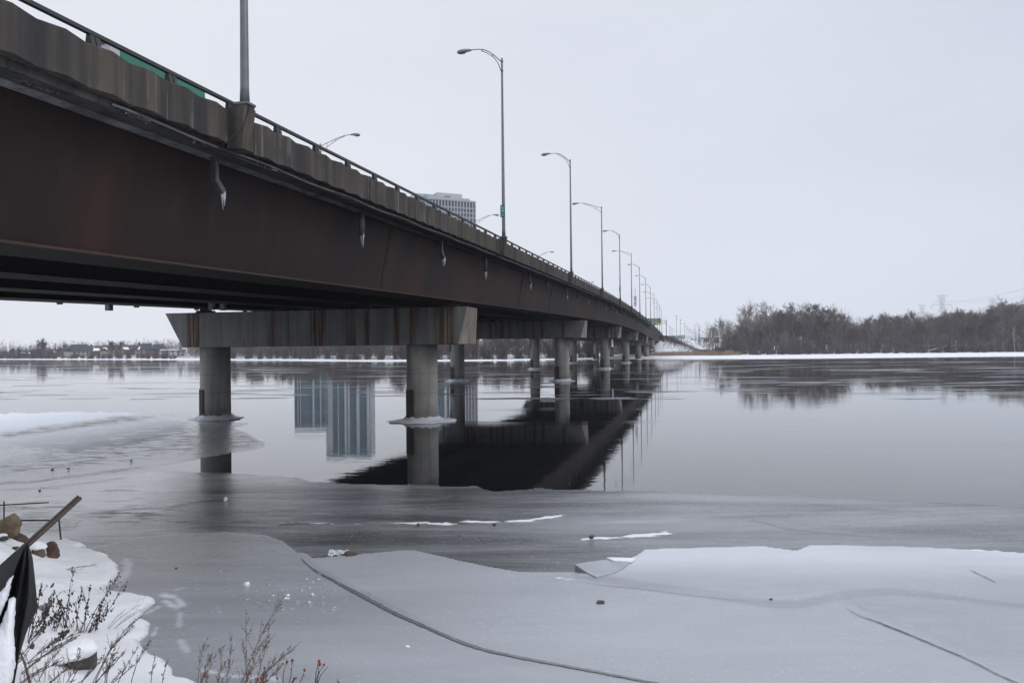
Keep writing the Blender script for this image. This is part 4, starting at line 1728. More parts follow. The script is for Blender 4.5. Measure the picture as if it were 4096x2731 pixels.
def glass_tower(u0, u1, vrefl, Y, label, pil, grp):
    a, b = at(u0, 1400, Y), at(u1, 1400, Y)
    vp_ = vrefl + .0105 * ((u0 + u1) / 2 - 2048)
    zt = (vp_ - 1390) * Y / F - H
    W = b.x - a.x
    e = empty('glass_tower', (a.x, Y, 0), 0, label, 'building')
    k = MB()
    k.box((W / 2, 8, zt / 2), (W, 16, zt))
    k.build('glass_wall', M['teal_glass'], e)
    for f, w_ in pil:
        k = MB()
        k.box((W * f, -.3, zt / 2 - 1.5), (w_, .8, zt - 3))
        k.build('white_pilaster', M['white_wall'], e)
    k = MB()
    z = 4.
    while z < zt - 1:
        k.box((W / 2, -.08, z), (W * .99, .18, .3))
        z += 3.2
    k.build('floor_bands', M['white_wall'] if False else M['win'], e)
    return e


glass_tower(1176, 1300, 1722, 430, 'lower blue glass block mirrored in the river between the two near columns', ((.12, .35), (.2, .25), (.62, .9), (.85, .5)), None)
glass_tower(1302, 1478, 1832, 436, 'tall white-striped blue glass tower mirrored in the river between the two near columns', ((.08, 3.6), (.45, 1.3), (.52, 1.0), (.73, 1.6), (.96, 1.4), (.28, .4)), None)
glass_tower(1756, 1838, 1780, 455, 'dark glass block mirrored in the river just right of the near right column', ((.3, 1.5), (.5, .5), (.95, 1.2)), None)


# ------------------------------------------------------------------ motorway furniture beyond the bridge
def far_lamp(x, y, z0, h, label, group, double=True):
    e = empty('motorway_lamp', (x, y, z0), 0, label, 'street lamp', group)
    k = MB()
    k.tube([(0, 0, -1), (0, 0, h)], [.16, .09], 6)
    k.build('pole', M['galv'], e)
    for zz in ((h, h - 2.2) if double else (h,)):
        k = MB()
        k.box((.15, -.2, zz), (.75, .9, .55))
        k.build('lamp_head', M['lamp_head'], e)


fl = [(2705, 1263, 497), (2721, 1280, 540), (2738, 1294, 595), (2747, 1305, 640), (2755, 1312, 690), (2760, 1317, 740), (2765, 1320, 790), (2770, 1323, 840), (2774, 1326, 890), (2779, 1328, 940), (2783, 1330, 990), (2788, 1333, 1040), (2793, 1335, 1090)]
for i, (u, v, Y) in enumerate(fl):
    p = at(u, v, Y)
    far_lamp(p.x, Y, lz(p.x, Y), p.z - lz(p.x, Y), f'thin double-head motorway lamp beyond the bridge, {ORD[i]} of its curving row', 'double-head lamps along the motorway')
for i, (u, v, Y) in enumerate(((2678, 1305, 640), (2683, 1309, 690), (2687, 1312, 745), (2691, 1315, 800))):
    p = at(u, v, Y)
    far_lamp(p.x, Y, lz(p.x, Y), p.z - lz(p.x, Y), f'single-head far motorway lamp left of the double-head row, {ORD[i]} from the left', 'single-head lamps far along the motorway', False)


def gantry(u_post, v_top, Y, boards, label, text):
    p = at(u_post, v_top, Y)
    z0 = lz(p.x, p.y) - .5
    e = empty('sign_gantry', (p.x, Y, 0), -.18, label, 'road sign')
    k = MB()
    zt = p.z
    k.box((0, 0, (zt + z0) / 2), (.4, .4, zt - z0))
    kx = -(u_post - boards[0][0]) / F * Y - 3
    k.box((kx, 0, (zt + z0) / 2), (.4, .4, zt - z0))
    k.build('post', M['galv'], e)
    k = MB()
    for zz in (zt - .15, zt - 1.8):
        for y in (-.5, .5):
            k.box((kx / 2, y, zz), (-kx, .14, .14))
    n = max(4, int(-kx / 1.7))
    for i in range(n):
        x0, x1 = kx * i / n, kx * (i + 1) / n
        k.tube([(x0, -.5, zt - .15), (x1, -.5, zt - 1.8)], .05, 5)
        k.tube([(x0, -.5, zt - 1.8), (x1, -.5, zt - .15)], .05, 5)
    k.build('truss', M['galv'], e)
    for bi, (ua, ub, va, vm, vb) in enumerate(boards):
        x0, x1 = (ua - u_post) / F * Y, (ub - u_post) / F * Y
        z1, zm, z2 = at(ua, va, Y).z, at(ua, vm, Y).z, at(ua, vb, Y).z
        k = MB()
        k.box(((x0 + x1) / 2, -.75, (z1 + zm) / 2), (x1 - x0, .08, z1 - zm))
        g = k.build('sign_board', M['sign_green'], e)
        nl = len(text[bi])
        for li, tx in enumerate(text[bi]):
            hh = (z1 - zm) / nl
            o = link_obj('lettering', text_mesh(tx, hh * .82, M['sign_white'], .01), g, ((x0 + x1) / 2, -.81, z1 - hh * (li + .5)))
            o.rotation_euler = (math.pi / 2, 0, 0)
            wd = o.dimensions.x if o.dimensions.x > 0 else 1
            bb = [v.co.x for v in o.data.vertices]
            o.scale = (min(1.0, (x1 - x0) * .92 / (max(bb) - min(bb))), 1, 1)
        if vb > vm:
            k = MB()
            k.box(((x0 + x1) / 2, -.75, (zm + z2) / 2 - .04), (x1 - x0, .08, zm - z2))
            y_ = k.build('exit_strip', M['sign_yellow'], e)
            k = MB()
            for f in (.22, .6) if bi == 0 and len(boards) == 1 else (.3, .75):
                k.box((x0 + (x1 - x0) * f, -.81, (zm + z2) / 2), ((x1 - x0) * .1, .03, (zm - z2) * .6))
            k.build('strip_symbol', M['sign_black'], y_)


gantry(2665, 1280, 428, [(2586, 2644, 1273, 1291, 1300)], 'large green and yellow overhead road sign half hidden behind the bridge end', [['Boul. Samson', 'Boul. Notre-Dame', 'Boul. St-Martin']])
gantry(2760, 1344, 760, [(2684, 2708, 1342, 1351, 1351), (2710, 2741, 1340, 1351, 1356)], 'second pair of far green overhead signs right of the bridge end', [['Boul. Samson'], ['Boul. Notre-Dame', 'Boul. St-Martin']])
# wooden utility pole with wires
p = at(2797, 1380, 470)
q = at(2797, 1315, 470)
e = empty('utility_pole', (p.x, 470, lz(p.x, 470)), 0, 'single wooden utility pole on the snowy slope right of the road signs', 'pole')
k = MB()
k.tube([(0, 0, -1), (0, 0, q.z - lz(p.x, 470))], [.22, .15], 8)
k.build('pole', M['stake'], e)
k = MB()
hz = q.z - lz(p.x, 470)
k.tube([(-60 + 60 * i / 10, 160 - 160 * i / 10, hz + 5 * ((10 - i) / 10) - 12 * (i / 10) * (1 - i / 10)) for i in range(11)], .025, 4)
k.tube([(70 * i / 10, 200 * i / 10, hz - 9 * (i / 10) - 6 * (i / 10) * (1 - i / 10)) for i in range(11)], .025, 4)
k.build('wire', M['dark'], e)

# far lorry and far overpass
p = at(2772, 1364, 640)
e = empty('far_lorry', (p.x, 640, p.z - 2.0), 1.2, 'tiny blue lorry on the motorway behind the snowy slope', 'truck')
k = MB()
k.box((0, 0, 2.3), (13, 2.5, 2.7))
k.build('trailer', M['car_blue'], e)
k = MB()
k.box((7.8, 0, 1.9), (2.0, 2.4, 2.4))
k.build('cab', M['truck_white'], e)
k = MB()
for x in (-4.5, -3.3, 4, 8):
    k.tube([(x, -1.2, .5), (x, 1.2, .5)], .5, 12)
k.build('wheels', M['dark'], e)
a, b = at(2815, 1353, 900), at(2920, 1352, 860)
e = empty('overpass', (a.x, a.y, 0), math.atan2(b.y - a.y, b.x - a.x), 'distant low reddish overpass behind the round tree', 'bridge')
L = (Vector((b.x, b.y)) - Vector((a.x, a.y))).length
k = MB()
k.box((L * 1.0, 0, a.z), (L * 2.0, 9, 1.4))
k.build('deck', M['house_brick'], e)
k = MB()
for f in (.1, .5, .9, 1.3):
    k.box((L * f, 0, a.z / 2), (1.2, 7, a.z))
k.build('support', M['cap'], e)


# ------------------------------------------------------------------ transmission towers
def pylon(u, vt, Y, label):
    p = at(u, vt, Y)
    z0 = 3.
    Hh = p.z - z0
    e = empty('transmission_tower', (p.x, Y, z0), .15, label, 'pylon', 'transmission towers behind the wood')
    k = MB()
    r_ = .065
    def w(z):
        return np.interp(z / Hh, [0, .62, .8, 1], [4.5, 1.4, 1.1, 1.5])
    lv = list(np.linspace(0, Hh, 13))
    for i in range(12):
        a, b = lv[i], lv[i + 1]
        wa, wb_ = w(a), w(b)
        cs = [(-1, -1), (1, -1), (1, 1), (-1, 1)]
        for c in range(4):
            x, y = cs[c]
            x2, y2 = cs[(c + 1) % 4]
            k.tube([(x * wa, y * wa, a), (x * wb_, y * wb_, b)], r_, 4)
            k.tube([(x * wa, y * wa, a), (x2 * wb_, y2 * wb_, b)], r_ * .7, 4)
            k.tube([(x2 * wa, y2 * wa, a), (x * wb_, y * wb_, b)], r_ * .7, 4)
            k.tube([(x * wb_, y * wb_, b), (x2 * wb_, y2 * wb_, b)], r_ * .7, 4)
    k.build('lattice_mast', M['galv'], e)
    for zf, L in ((1.0, 5.2), (.82, 9.0), (.62, 9.5)):
        k = MB()
        z = Hh * zf
        for s_ in (-1, 1):
            wz = w(z)
            k.tube([(0, -.8, z), (s_ * L, 0, z if zf == 1 else z - Hh * .03)], r_, 4)
            k.tube([(0, .8, z), (s_ * L, 0, z if zf == 1 else z - Hh * .03)], r_, 4)
            k.tube([(s_ * wz, 0, z + (Hh * .07 if zf < 1 else -Hh * .09)), (s_ * L, 0, z if zf == 1 else z - Hh * .03)], r_, 4)
            if zf < 1:
                k.tube([(s_ * L, 0, z - Hh * .03), (s_ * L, 0, z - Hh * .09)], .12, 4)
        k.build('cross_arm', M['galv'], e)
    return e


pylon(3767, 1181, 620, 'tallest lattice pylon rising behind the middle of the right wood')
pylon(3688, 1220, 800, 'smaller farther lattice pylon just left of the tallest one')
pylon(3970, 1194, 680, 'lattice pylon partly hidden by trees at the right end of the wood')
wires = MB()
a = at(3767, 1190, 620)
b = at(4300, 1090, 330)
for dx in (-9, 9):
    for dz in (-3, -9):
        wires.tube([Vector((a.x + dx, a.y, a.z + dz)).lerp(Vector((b.x + dx, b.y, b.z + dz)), i / 12) - Vector((0, 0, 14 * (i / 12) * (1 - i / 12))) for i in range(13)], .035, 4)
tag(wires.build('power_lines', M['dark']), 'thin power lines sagging from the pylons towards the right edge', 'power lines')

# ------------------------------------------------------------------ winter haze over the river
HAZE = 0.00022
if HAZE:
    hm = bpy.data.materials.new('haze')
    hm.use_nodes = True
    ht = hm.node_tree
    ht.nodes.clear()
    ho = ht.nodes.new('ShaderNodeOutputMaterial')
    pv = ht.nodes.new('ShaderNodeVolumePrincipled')
    pv.inputs['Color'].default_value = (.86, .90, .98, 1)
    pv.inputs['Density'].default_value = HAZE
    ht.links.new(pv.outputs[0], ho.inputs['Volume'])
    k = MB()
    k.box((0, 520, 54), (3400, 1400, 114))
    hz_o = tag(k.build('haze', hm), kind='stuff')

# ------------------------------------------------------------------ near ice
def sdf(poly, U, V, ky=2.2):
    """signed distance (positive inside) to a pixel polygon, v weighted for foreshortening"""
    P = np.array(poly, float)
    x, y = U, V * ky
    px_, py_ = P[:, 0], P[:, 1] * ky
    d2 = np.full(U.shape, 1e18)
    ins = np.zeros(U.shape, bool)
    n = len(P)
    for i in range(n):
        ax, ay, bx, by = px_[i], py_[i], px_[(i + 1) % n], py_[(i + 1) % n]
        dx, dy = bx - ax, by - ay
        t = np.clip(((x - ax) * dx + (y - ay) * dy) / (dx * dx + dy * dy + 1e-9), 0, 1)
        d2 = np.minimum(d2, (x - ax - t * dx) ** 2 + (y - ay - t * dy) ** 2)
        if ay != by:
            c = ((ay > y) != (by > y)) & (x < (bx - ax) * (y - ay) / (by - ay) + ax)
            ins ^= c
    return np.where(ins, 1, -1) * np.sqrt(d2)


def dist_line(line, U, V, ky=2.2):
    x, y = U, V * ky
    d2 = np.full(U.shape, 1e18)
    for (ax, ay), (bx, by) in zip(line[:-1], line[1:]):
        ay, by = ay * ky, by * ky
        dx, dy = bx - ax, by - ay
        t = np.clip(((x - ax) * dx + (y - ay) * dy) / (dx * dx + dy * dy + 1e-9), 0, 1)
        d2 = np.minimum(d2, (x - ax - t * dx) ** 2 + (y - ay - t * dy) ** 2)
    return np.sqrt(d2)


ICE_MAIN = [(-1500, 1900), (-300, 1905), (0, 1898), (300, 1882), (560, 1872), (650, 1880), (800, 1886), (930, 1890), (1000, 1898), (1090, 1906), (1180, 1908), (1260, 1926), (1400, 1932), (1600, 1940), (1750, 1940), (1900, 1945),
            (1960, 1962), (2010, 1967), (2080, 1958), (2160, 1953), (2300, 1956), (2500, 1962), (2700, 1968), (2950, 1976), (3200, 1984), (3450, 1995), (3700, 2006), (3900, 2016), (4096, 2024), (4600, 2046), (5600, 2080), (5600, 3400), (-1500, 3400)]
ICE_LEFT = [(-1500, 1668), (-400, 1660), (0, 1653), (150, 1650), (330, 1643), (480, 1643), (620, 1651), (790, 1667), (850, 1690), (930, 1684), (1000, 1688), (985, 1700), (940, 1712), (1000, 1735), (1050, 1762), (1062, 1780), (1030, 1796), (930, 1812),
            (800, 1834), (640, 1862), (590, 1895), (420, 1905), (250, 1915), (0, 1935), (-400, 1965), (-1500, 2050)]
PL_MID = [(1232, 2244), (1420, 2228), (1560, 2214), (1660, 2210), (1740, 2228), (1850, 2254), (1960, 2278), (2070, 2296), (2160, 2298), (2260, 2297), (2380, 2308), (2560, 2340), (2820, 2378), (3000, 2395), (3100, 2400), (3230, 2385), (3330, 2372),
          (3400, 2432), (3520, 2490), (3700, 2560), (3900, 2650), (4060, 2731), (4500, 2900), (5200, 3400), (3300, 3400), (3000, 2790), (2660, 2731), (2300, 2660), (2000, 2600), (1850, 2560), (1700, 2495), (1560, 2430), (1430, 2360), (1330, 2310), (1270, 2275)]
PL_RIGHT = [(2300, 2320), (2470, 2262), (2545, 2230), (2580, 2206), (2700, 2202), (2940, 2196), (3060, 2194), (3130, 2205), (3185, 2212), (3215, 2200), (3240, 2190), (3400, 2191), (3600, 2195), (3800, 2203), (4096, 2224), (4700, 2262), (5600, 2330), (5600, 3400),
            (5200, 3400), (4500, 2880), (4080, 2731), (3910, 2645), (3710, 2556), (3530, 2486), (3410, 2428), (3390, 2410), (3340, 2378), (3220, 2392), (3100, 2406), (3000, 2400), (2820, 2384), (2560, 2345), (2400, 2318)]
PL_LEFT = [(420, 2190), (560, 2158), (700, 2144), (900, 2136), (1060, 2148), (1130, 2172), (1200, 2228), (1240, 2272), (1320, 2325), (1425, 2378), (1555, 2448), (1690, 2512), (1840, 2575), (2000, 2618), (2300, 2678), (2600, 2735), (2950, 2810), (3250, 3400), (-1500, 3400), (-1500, 2300), (0, 2250)]
CRACK1 = [(1205, 2232), (1250, 2272), (1330, 2318), (1430, 2370), (1560, 2440), (1700, 2504), (1850, 2568), (2000, 2610), (2300, 2668), (2640, 2733), (2960, 2798)]
CRACK2 = [(3385, 2428), (3440, 2460), (3530, 2492), (3700, 2560), (3900, 2648), (4075, 2731), (4500, 2890)]
SEAM = [(2330, 2312), (2560, 2355), (2830, 2392), (3010, 2420), (3110, 2434), (3200, 2432), (3300, 2410), (3400, 2392), (3560, 2382), (3700, 2392), (3900, 2420), (4096, 2440)]
LINE_L = [(-400, 1985), (0, 1930), (120, 1924), (260, 1906), (420, 1884), (600, 1860), (720, 1842), (830, 1830), (930, 1818)]


def build_ice():
    us = np.concatenate([np.arange(-1500, -60, 40), np.arange(-60, 4160, 6.5), np.arange(4160, 5600, 40)])
    vs = np.concatenate([np.arange(1638, 1760, 2.6), np.arange(1760, 2180, 3.2), np.arange(2180, 2740, 4.2), np.arange(2740, 3400, 18)])
    U, V = np.meshgrid(us, vs, indexing='ij')
    # to world
    du, dv = (U - 2048) / F, -(V - 1365.5) / F
    Rr = CRn
    rx = Rr[0, 0] * du + Rr[0, 1] * dv - Rr[0, 2]
    ry = Rr[1, 0] * du + Rr[1, 1] * dv - Rr[1, 2]
    rz = Rr[2, 0] * du + Rr[2, 1] * dv - Rr[2, 2]
    k = -H / rz
    X, Y = rx * k, ry * k
    jag = (fbm(X * 1.3, Y * 1.3, 21, 6) - .5)
    jagf = (fbm(X * 5, Y * 5, 25, 4) - .5)
    # all masks live on the ice in metres from here on; the outlines were read off the photograph
    m_main = sdf(ICE_MAIN, U, V) + jag * 34 + jagf * 14
    m_left = sdf(ICE_LEFT, U, V) + jag * 26 + jagf * 10
    dcr = smooth01((dist_line(CRACK1, U, V) - 40) / 40)
    mid = sdf(PL_MID, U, V) + jagf * 7 * dcr
    right = sdf(PL_RIGHT, U, V) + jagf * 6
    lef = sdf(PL_LEFT, U, V) + jagf * 6 * dcr
    keep = np.maximum(m_main, m_left)
    def soft(m, w):
        return smooth01(m / w + .5)
    t_mid, t_right, t_left = soft(mid, 10), soft(right, 8), soft(lef, 12)
    # thickness of the plates (whiteness); left one is thinner, greyer, and stained with silt near the snow
    gradL = smooth01((V - 2250) / 420)
    thick = np.maximum.reduce([t_mid * (.76 + .18 * smooth01((U - 1400) / 1400)), t_right * (.8 + .35 * smooth01((2420 - V) / 190)), t_left * (.56 + .24 * gradL * smooth01((U - 600) / 900))])
    g1 = smooth01(2.4 - dist_line(CRACK1, U, V) / 15)
    g2 = smooth01(2.2 - dist_line([(3310, 2372), (3345, 2392)] + CRACK2, U, V) / 16)
    thick = np.maximum.reduce([thick, (.62 + .22 * smooth01((U - 1300) / 900)) * g1, .84 * g2])
    plate = np.maximum.reduce([t_mid, t_right, t_left, g1, g2])
    # shadowy sheets inside the thin zone
    z1 = soft(sdf([(1400, 2130), (1700, 2112), (2100, 2090), (2260, 2066), (2480, 2072), (2800, 2075), (3060, 2100), (3500, 2130), (4100, 2170), (4700, 2200), (4700, 2240), (4096, 2222), (3240, 2188), (3060, 2190), (2560, 2206), (2330, 2180), (2100, 2160), (1700, 2160)], U, V) + jag * 30, 60)
    thick = np.maximum(thick, z1 * .24 * smooth01((U - 1500) / 900))
    z2 = soft(sdf([(2500, 1972), (3200, 1992), (4200, 2042), (4200, 2070), (3200, 2018), (2500, 1996)], U, V) + jag * 20, 40)
    thick = np.maximum(thick, z2 * .22)
    z3 = soft(sdf([(3000, 2075), (3300, 2062), (3700, 2080), (4100, 2110), (4100, 2150), (3500, 2110), (3100, 2100)], U, V) + jag * 30, 60)
    thick = np.maximum(thick, z3 * .12)
    farm = smooth01((m_main) / 60)
    # broken corner with a refrozen, darker seam around the plates
    silt = t_left * smooth01((2450 - V) / 260) * smooth01((1200 - U) / 500) * (.55 + .6 * fbm(X * .8, Y * .8, 31))
    silt = np.maximum(silt, .7 * t_left * smooth01(1 - np.abs(V - 2255 - .1 * (600 - U)) / 26.) * (U < 760))
    silt = np.clip(silt, 0, 1)
    # snow: left shelf, dusting left of the bridge, ridges and drifts
    snowL = soft(sdf([(-1500, 1668), (0, 1652), (330, 1645), (520, 1650), (560, 1668), (330, 1690), (120, 1712), (-100, 1730), (-1500, 1790)], U, V) + jag * 30, 60)
    snowL2 = soft(sdf([(-1500, 1668), (0, 1652), (330, 1645), (620, 1655), (780, 1680), (760, 1740), (560, 1790), (300, 1830), (0, 1800), (-1500, 1850)], U, V) + jag * 60, 160)
    snow = np.maximum(snowL, snowL2 * .62)
    thick = np.maximum(thick, .25 * soft(m_left, 60))
    dust = soft(sdf([(-1500, 1960), (0, 1935), (300, 1905), (560, 1885), (640, 1930), (600, 2030), (420, 2060), (250, 2050), (0, 2000), (-1500, 2100)], U, V) + jag * 70, 90)
    thick = np.maximum(thick, .12 * soft(sdf([(-1500, 1900), (0, 1895), (300, 1885), (620, 1876), (760, 1888), (700, 1960), (600, 2030), (420, 2060), (250, 2050), (0, 2000), (-1500, 2100)], U, V) + jag * 90, 200))
    snow = np.maximum(snow, dust * .25)
    frost_and_sheen = np.clip(np.maximum(.75 * soft(m_left, 90) * (.25 + .75 * smooth01((980 - U) / 260)), .75 * soft(sdf([(-1500, 1900), (0, 1895), (300, 1885), (600, 1876), (660, 1888), (620, 1960), (560, 2030), (420, 2060), (250, 2055), (0, 2010), (-1500, 2100)], U, V) + jag * 90, 160)), 0, 1)  # left ice: pale colour painted in for the low sky it mirrors
    frost_and_sheen = np.maximum(frost_and_sheen, .3 * soft(sdf([(-200, 2050), (300, 2050), (420, 2110), (300, 2150), (-200, 2150)], U, V) + jag * 60, 120))
    frost_and_sheen = np.maximum(frost_and_sheen, .8 * t_right * smooth01((2350 - V) / 130) * (.35 + .9 * fbm(X * .35, Y * .9, 81, 4)))
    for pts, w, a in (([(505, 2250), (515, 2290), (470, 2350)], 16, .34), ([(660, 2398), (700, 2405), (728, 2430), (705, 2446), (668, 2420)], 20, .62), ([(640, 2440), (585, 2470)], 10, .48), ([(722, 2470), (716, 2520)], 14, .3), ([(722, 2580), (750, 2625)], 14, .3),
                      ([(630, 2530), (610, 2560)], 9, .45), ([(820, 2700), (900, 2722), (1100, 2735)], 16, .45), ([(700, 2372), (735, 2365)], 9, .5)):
        frost_and_sheen = np.maximum(frost_and_sheen, 1.5 * a * smooth01(1 - (dist_line(pts, U, V) + jagf * 30 + jag * 14) / (w * 1.7)))
    dust2 = soft(sdf([(-200, 2080), (150, 2060), (330, 2080), (300, 2130), (100, 2140), (-200, 2140)], U, V) + jag * 40, 60)
    snow = np.maximum(snow, dust2 * .5)
    for pts, w, a in (([(1130, 2094), (1300, 2096), (1500, 2100), (1560, 2095), (1680, 2094), (1800, 2098)], 6, .58), ([(1780, 2096), (1900, 2090), (2010, 2096), (2100, 2086), (2250, 2064)], 7, .68),
                      ([(2335, 2164), (2420, 2158), (2520, 2148), (2660, 2138)], 13, .72), ([(3900, 2211), (3980, 2216), (4096, 2222)], 13, .62), ([(2235, 2328), (2330, 2334)], 8, .48), ([(2450, 2232), (2500, 2240)], 4, .4)):
        snow = np.maximum(snow, a * smooth01(1 - (dist_line(pts, U, V) + (fbm(X * 1.6, Y * 7, 63, 5) - .5) * 46) / (w * 2.4)) * (.8 + .4 * fbm(X * 2.2, Y * 2.2, 61, 3)))
    # snow crumbs on the left plate
    Rn = random.Random(8)
    for i in range(150):
        u = Rn.gauss(1150, 150)
        v = Rn.gauss(2400, 55)
        w = Rn.uniform(4, 10) * (1.0 if i < 30 else .6)
        msk = (np.abs(U - u) < 40) & (np.abs(V - v) < 24)
        if msk.any():
            dd = np.hypot(U[msk] - u, (V[msk] - v) * 2.6)
            snow[msk] = np.maximum(snow[msk], .8 * smooth01(1.3 - dd / w))
    # thin frost rim below the bank
    # slush (dark wet pans) on the left shelf and around the thin ice
    slush = soft(sdf([(100, 1830), (420, 1770), (650, 1720), (790, 1735), (790, 1800), (560, 1835), (300, 1870), (60, 1890), (-200, 1895)], U, V) + jag * 50, 90) * .8
    sl2 = soft(sdf([(300, 2060), (520, 2030), (720, 2045), (950, 2080), (1200, 2092), (1150, 2120), (900, 2110), (640, 2100), (430, 2092)], U, V) + jag * 50, 90) * .85
    sl3 = soft(sdf([(0, 2015), (200, 2010), (330, 2030), (300, 2060), (0, 2065)], U, V) + jag * 40, 60) * .6
    sl4 = soft(sdf([(770, 1700), (960, 1700), (1050, 1775), (930, 1808), (800, 1825), (740, 1760)], U, V) + jag * 40, 60) * .55
    slush = np.maximum.reduce([slush, sl2, sl3, sl4])
    mud = 1.7 * soft(sdf([(0, 1738), (150, 1715), (330, 1690), (480, 1668), (620, 1664), (560, 1682), (380, 1704), (200, 1728), (20, 1752)], U, V) + jag * 26, 44)
    mud = np.maximum(mud, .5 * soft(sdf([(1340, 2180), (1500, 2160), (1680, 2152), (1700, 2158), (1540, 2175), (1360, 2184)], U, V) + jag * 16, 40))
    # cracks
    cr = np.zeros_like(U)
    d3 = dist_line(SEAM, U, V)
    thick *= 1 - .26 * smooth01(1.6 - d3 / (34. - 14 * smooth01((U - 3300) / 600)))
    for ln in ([(3185, 2212), (3130, 2250), (3200, 2305), (3300, 2360), (3390, 2428)], [(3860, 2270), (3990, 2325)], [(3500, 2400), (3700, 2370), (3900, 2340)]):
        snow = np.maximum(snow, .36 * smooth01(1.2 - (dist_line(ln, U, V) + jagf * 4) / 5.))
    # dark wet border under the edges of the plates
    edge = np.minimum.reduce([np.abs(mid), np.abs(right)])
    Z = .003 + .017 * smooth01(keep / 70) + .055 * plate + .05 * smooth01(snow * 1.4 - .2) * (.5 + jag)
    n, m = U.shape
    idx = np.arange(n * m).reshape(n, m)
    q = np.stack([idx[:-1, :-1].ravel(), idx[:-1, 1:].ravel(), idx[1:, 1:].ravel(), idx[1:, :-1].ravel()], 1)
    kk = (keep > 0).ravel()
    okf = kk[q].sum(1) >= 3
    q = q[okf]
    used = np.unique(q)
    remap = -np.ones(n * m, int)
    remap[used] = np.arange(len(used))
    Vv = np.stack([X.ravel(), Y.ravel(), Z.ravel()], 1)[used]
    at_ = {nm: a.ravel()[used] for nm, a in (('thick', thick), ('snow', snow), ('slush', slush), ('silt', silt), ('crack', cr), ('mud', mud), ('frost_and_sheen', frost_and_sheen), ('gloss', smooth01((2350 - U) / 1000)))}
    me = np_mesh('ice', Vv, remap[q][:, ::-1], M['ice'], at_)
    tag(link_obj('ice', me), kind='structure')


build_ice()


# ------------------------------------------------------------------ cracks: ribbons of dark refrozen water
def crack(line, w0, w1, z, mat, seed, jit=1.5):
    R = random.Random(seed)
    P = [Vector(q) for q in line]
    pts = []
    for i in range(len(P) - 1):
        n = max(2, int((P[i + 1] - P[i]).length / 9))
        p0, p1, p2, p3 = P[max(i - 1, 0)], P[i], P[i + 1], P[min(i + 2, len(P) - 1)]
        for j in range(n):
            t = j / n
            pts.append(.5 * ((2 * p1) + (p2 - p0) * t + (2 * p0 - 5 * p1 + 4 * p2 - p3) * t * t + (3 * p1 - p0 - 3 * p2 + p3) * t ** 3))
    pts.append(P[-1])
    k = MB()
    vs = []
    n = len(pts)
    dx = dy = 0
    for i, q in enumerate(pts):
        f = i / (n - 1)
        d = (pts[min(i + 1, n - 1)] - pts[max(i - 1, 0)]).normalized()
        nn = Vector((-d.y, d.x * .55))
        dx = dx * .8 + R.uniform(-1, 1) * jit
        w = (w0 + (w1 - w0) * f) * R.uniform(.75, 1.2) / 2 * min(1, 6 * f + .15, 6 * (1 - f) + .25)
        a, b = q + nn * (w + dx), q - nn * (w - dx)
        vs += [gp(a.x, a.y, z), gp(b.x, b.y, z)]
    k.add(vs, [(2 * i, 2 * i + 1, 2 * i + 3, 2 * i + 2) for i in range(n - 1)])
    tag(k.build('ice_crack', mat), kind='structure')


M['crack'] = simple('refrozen_crack', (.13, .132, .138), (.20, .204, .212), 6, .25)
M['crack_dark'] = simple('open_crack', (.05, .05, .053), (.12, .122, .126), 9, .3)
crack(CRACK1[:], 23, 11, .088, M['crack'], 1, .8)
crack(CRACK2, 6.5, 4.5, .092, M['crack_dark'], 2, 1.0)
crack(LINE_L[:6], 5, 3.5, .045, M['crack_dark'], 3, 1.2)
crack([(3880, 2277), (3930, 2300), (3988, 2328)], 4, 3, .092, M['crack'], 4, .6)
crack([(2312, 2320), (2420, 2338), (2560, 2352), (2700, 2371), (2830, 2385), (2990, 2400)], 2.2, 1.4, .092, M['crack'], 5, .9)
crack([(0, 1956), (140, 1950), (330, 1930), (520, 1905)], 3, 2, .045, M['crack'], 6, .9)
crack([(655, 2032), (760, 2012), (840, 2000), (925, 1990)], 5, 3, .045, M['crack_dark'], 7, 1.2)
crack([(2960, 2074), (3070, 2090), (3150, 2110), (3330, 2130), (3480, 2140), (3600, 2160)], 2.4, 1.6, .045, M['crack'], 8, 1.2)

# ------------------------------------------------------------------ drifting skim ice on the far water
R = random.Random(77)
k = MB()
for i in range(320):
    v = 1446 + 150 * R.random() ** 1.7
    u = R.uniform(-200, 4300)
    p = gp(u, v, .012)
    if p.y > float(shore_y(np.array([p.x]))[0]) - 4:
        continue
    L = R.uniform(2.0, 9) * (p.y / 170) * (1.7 if R.random() < .12 else 1)
    wd = L * R.uniform(.10, .22)
    n = 16
    pts = []
    for j in range(n):
        a = 2 * math.pi * j / n
        rr = R.uniform(.55, 1.1)
        pts.append((p.x + math.cos(a) * L * rr, p.y + math.sin(a) * wd * rr + .08 * L * math.cos(a) * R.uniform(-.5, .5), .012))
    k.add(pts, [tuple(range(n))])
t = NT('skim_ice')
vv = t.coord('Object', (.3, 1, 1))
t.color(t.mix(t.noise(vv, .6, 6, .7, .4, .6), (.34, .36, .39), (.16, .17, .185)))
t.rough(.35)
M['skim'] = t.m
tag(k.build('drift_ice', M['skim']), kind='stuff')

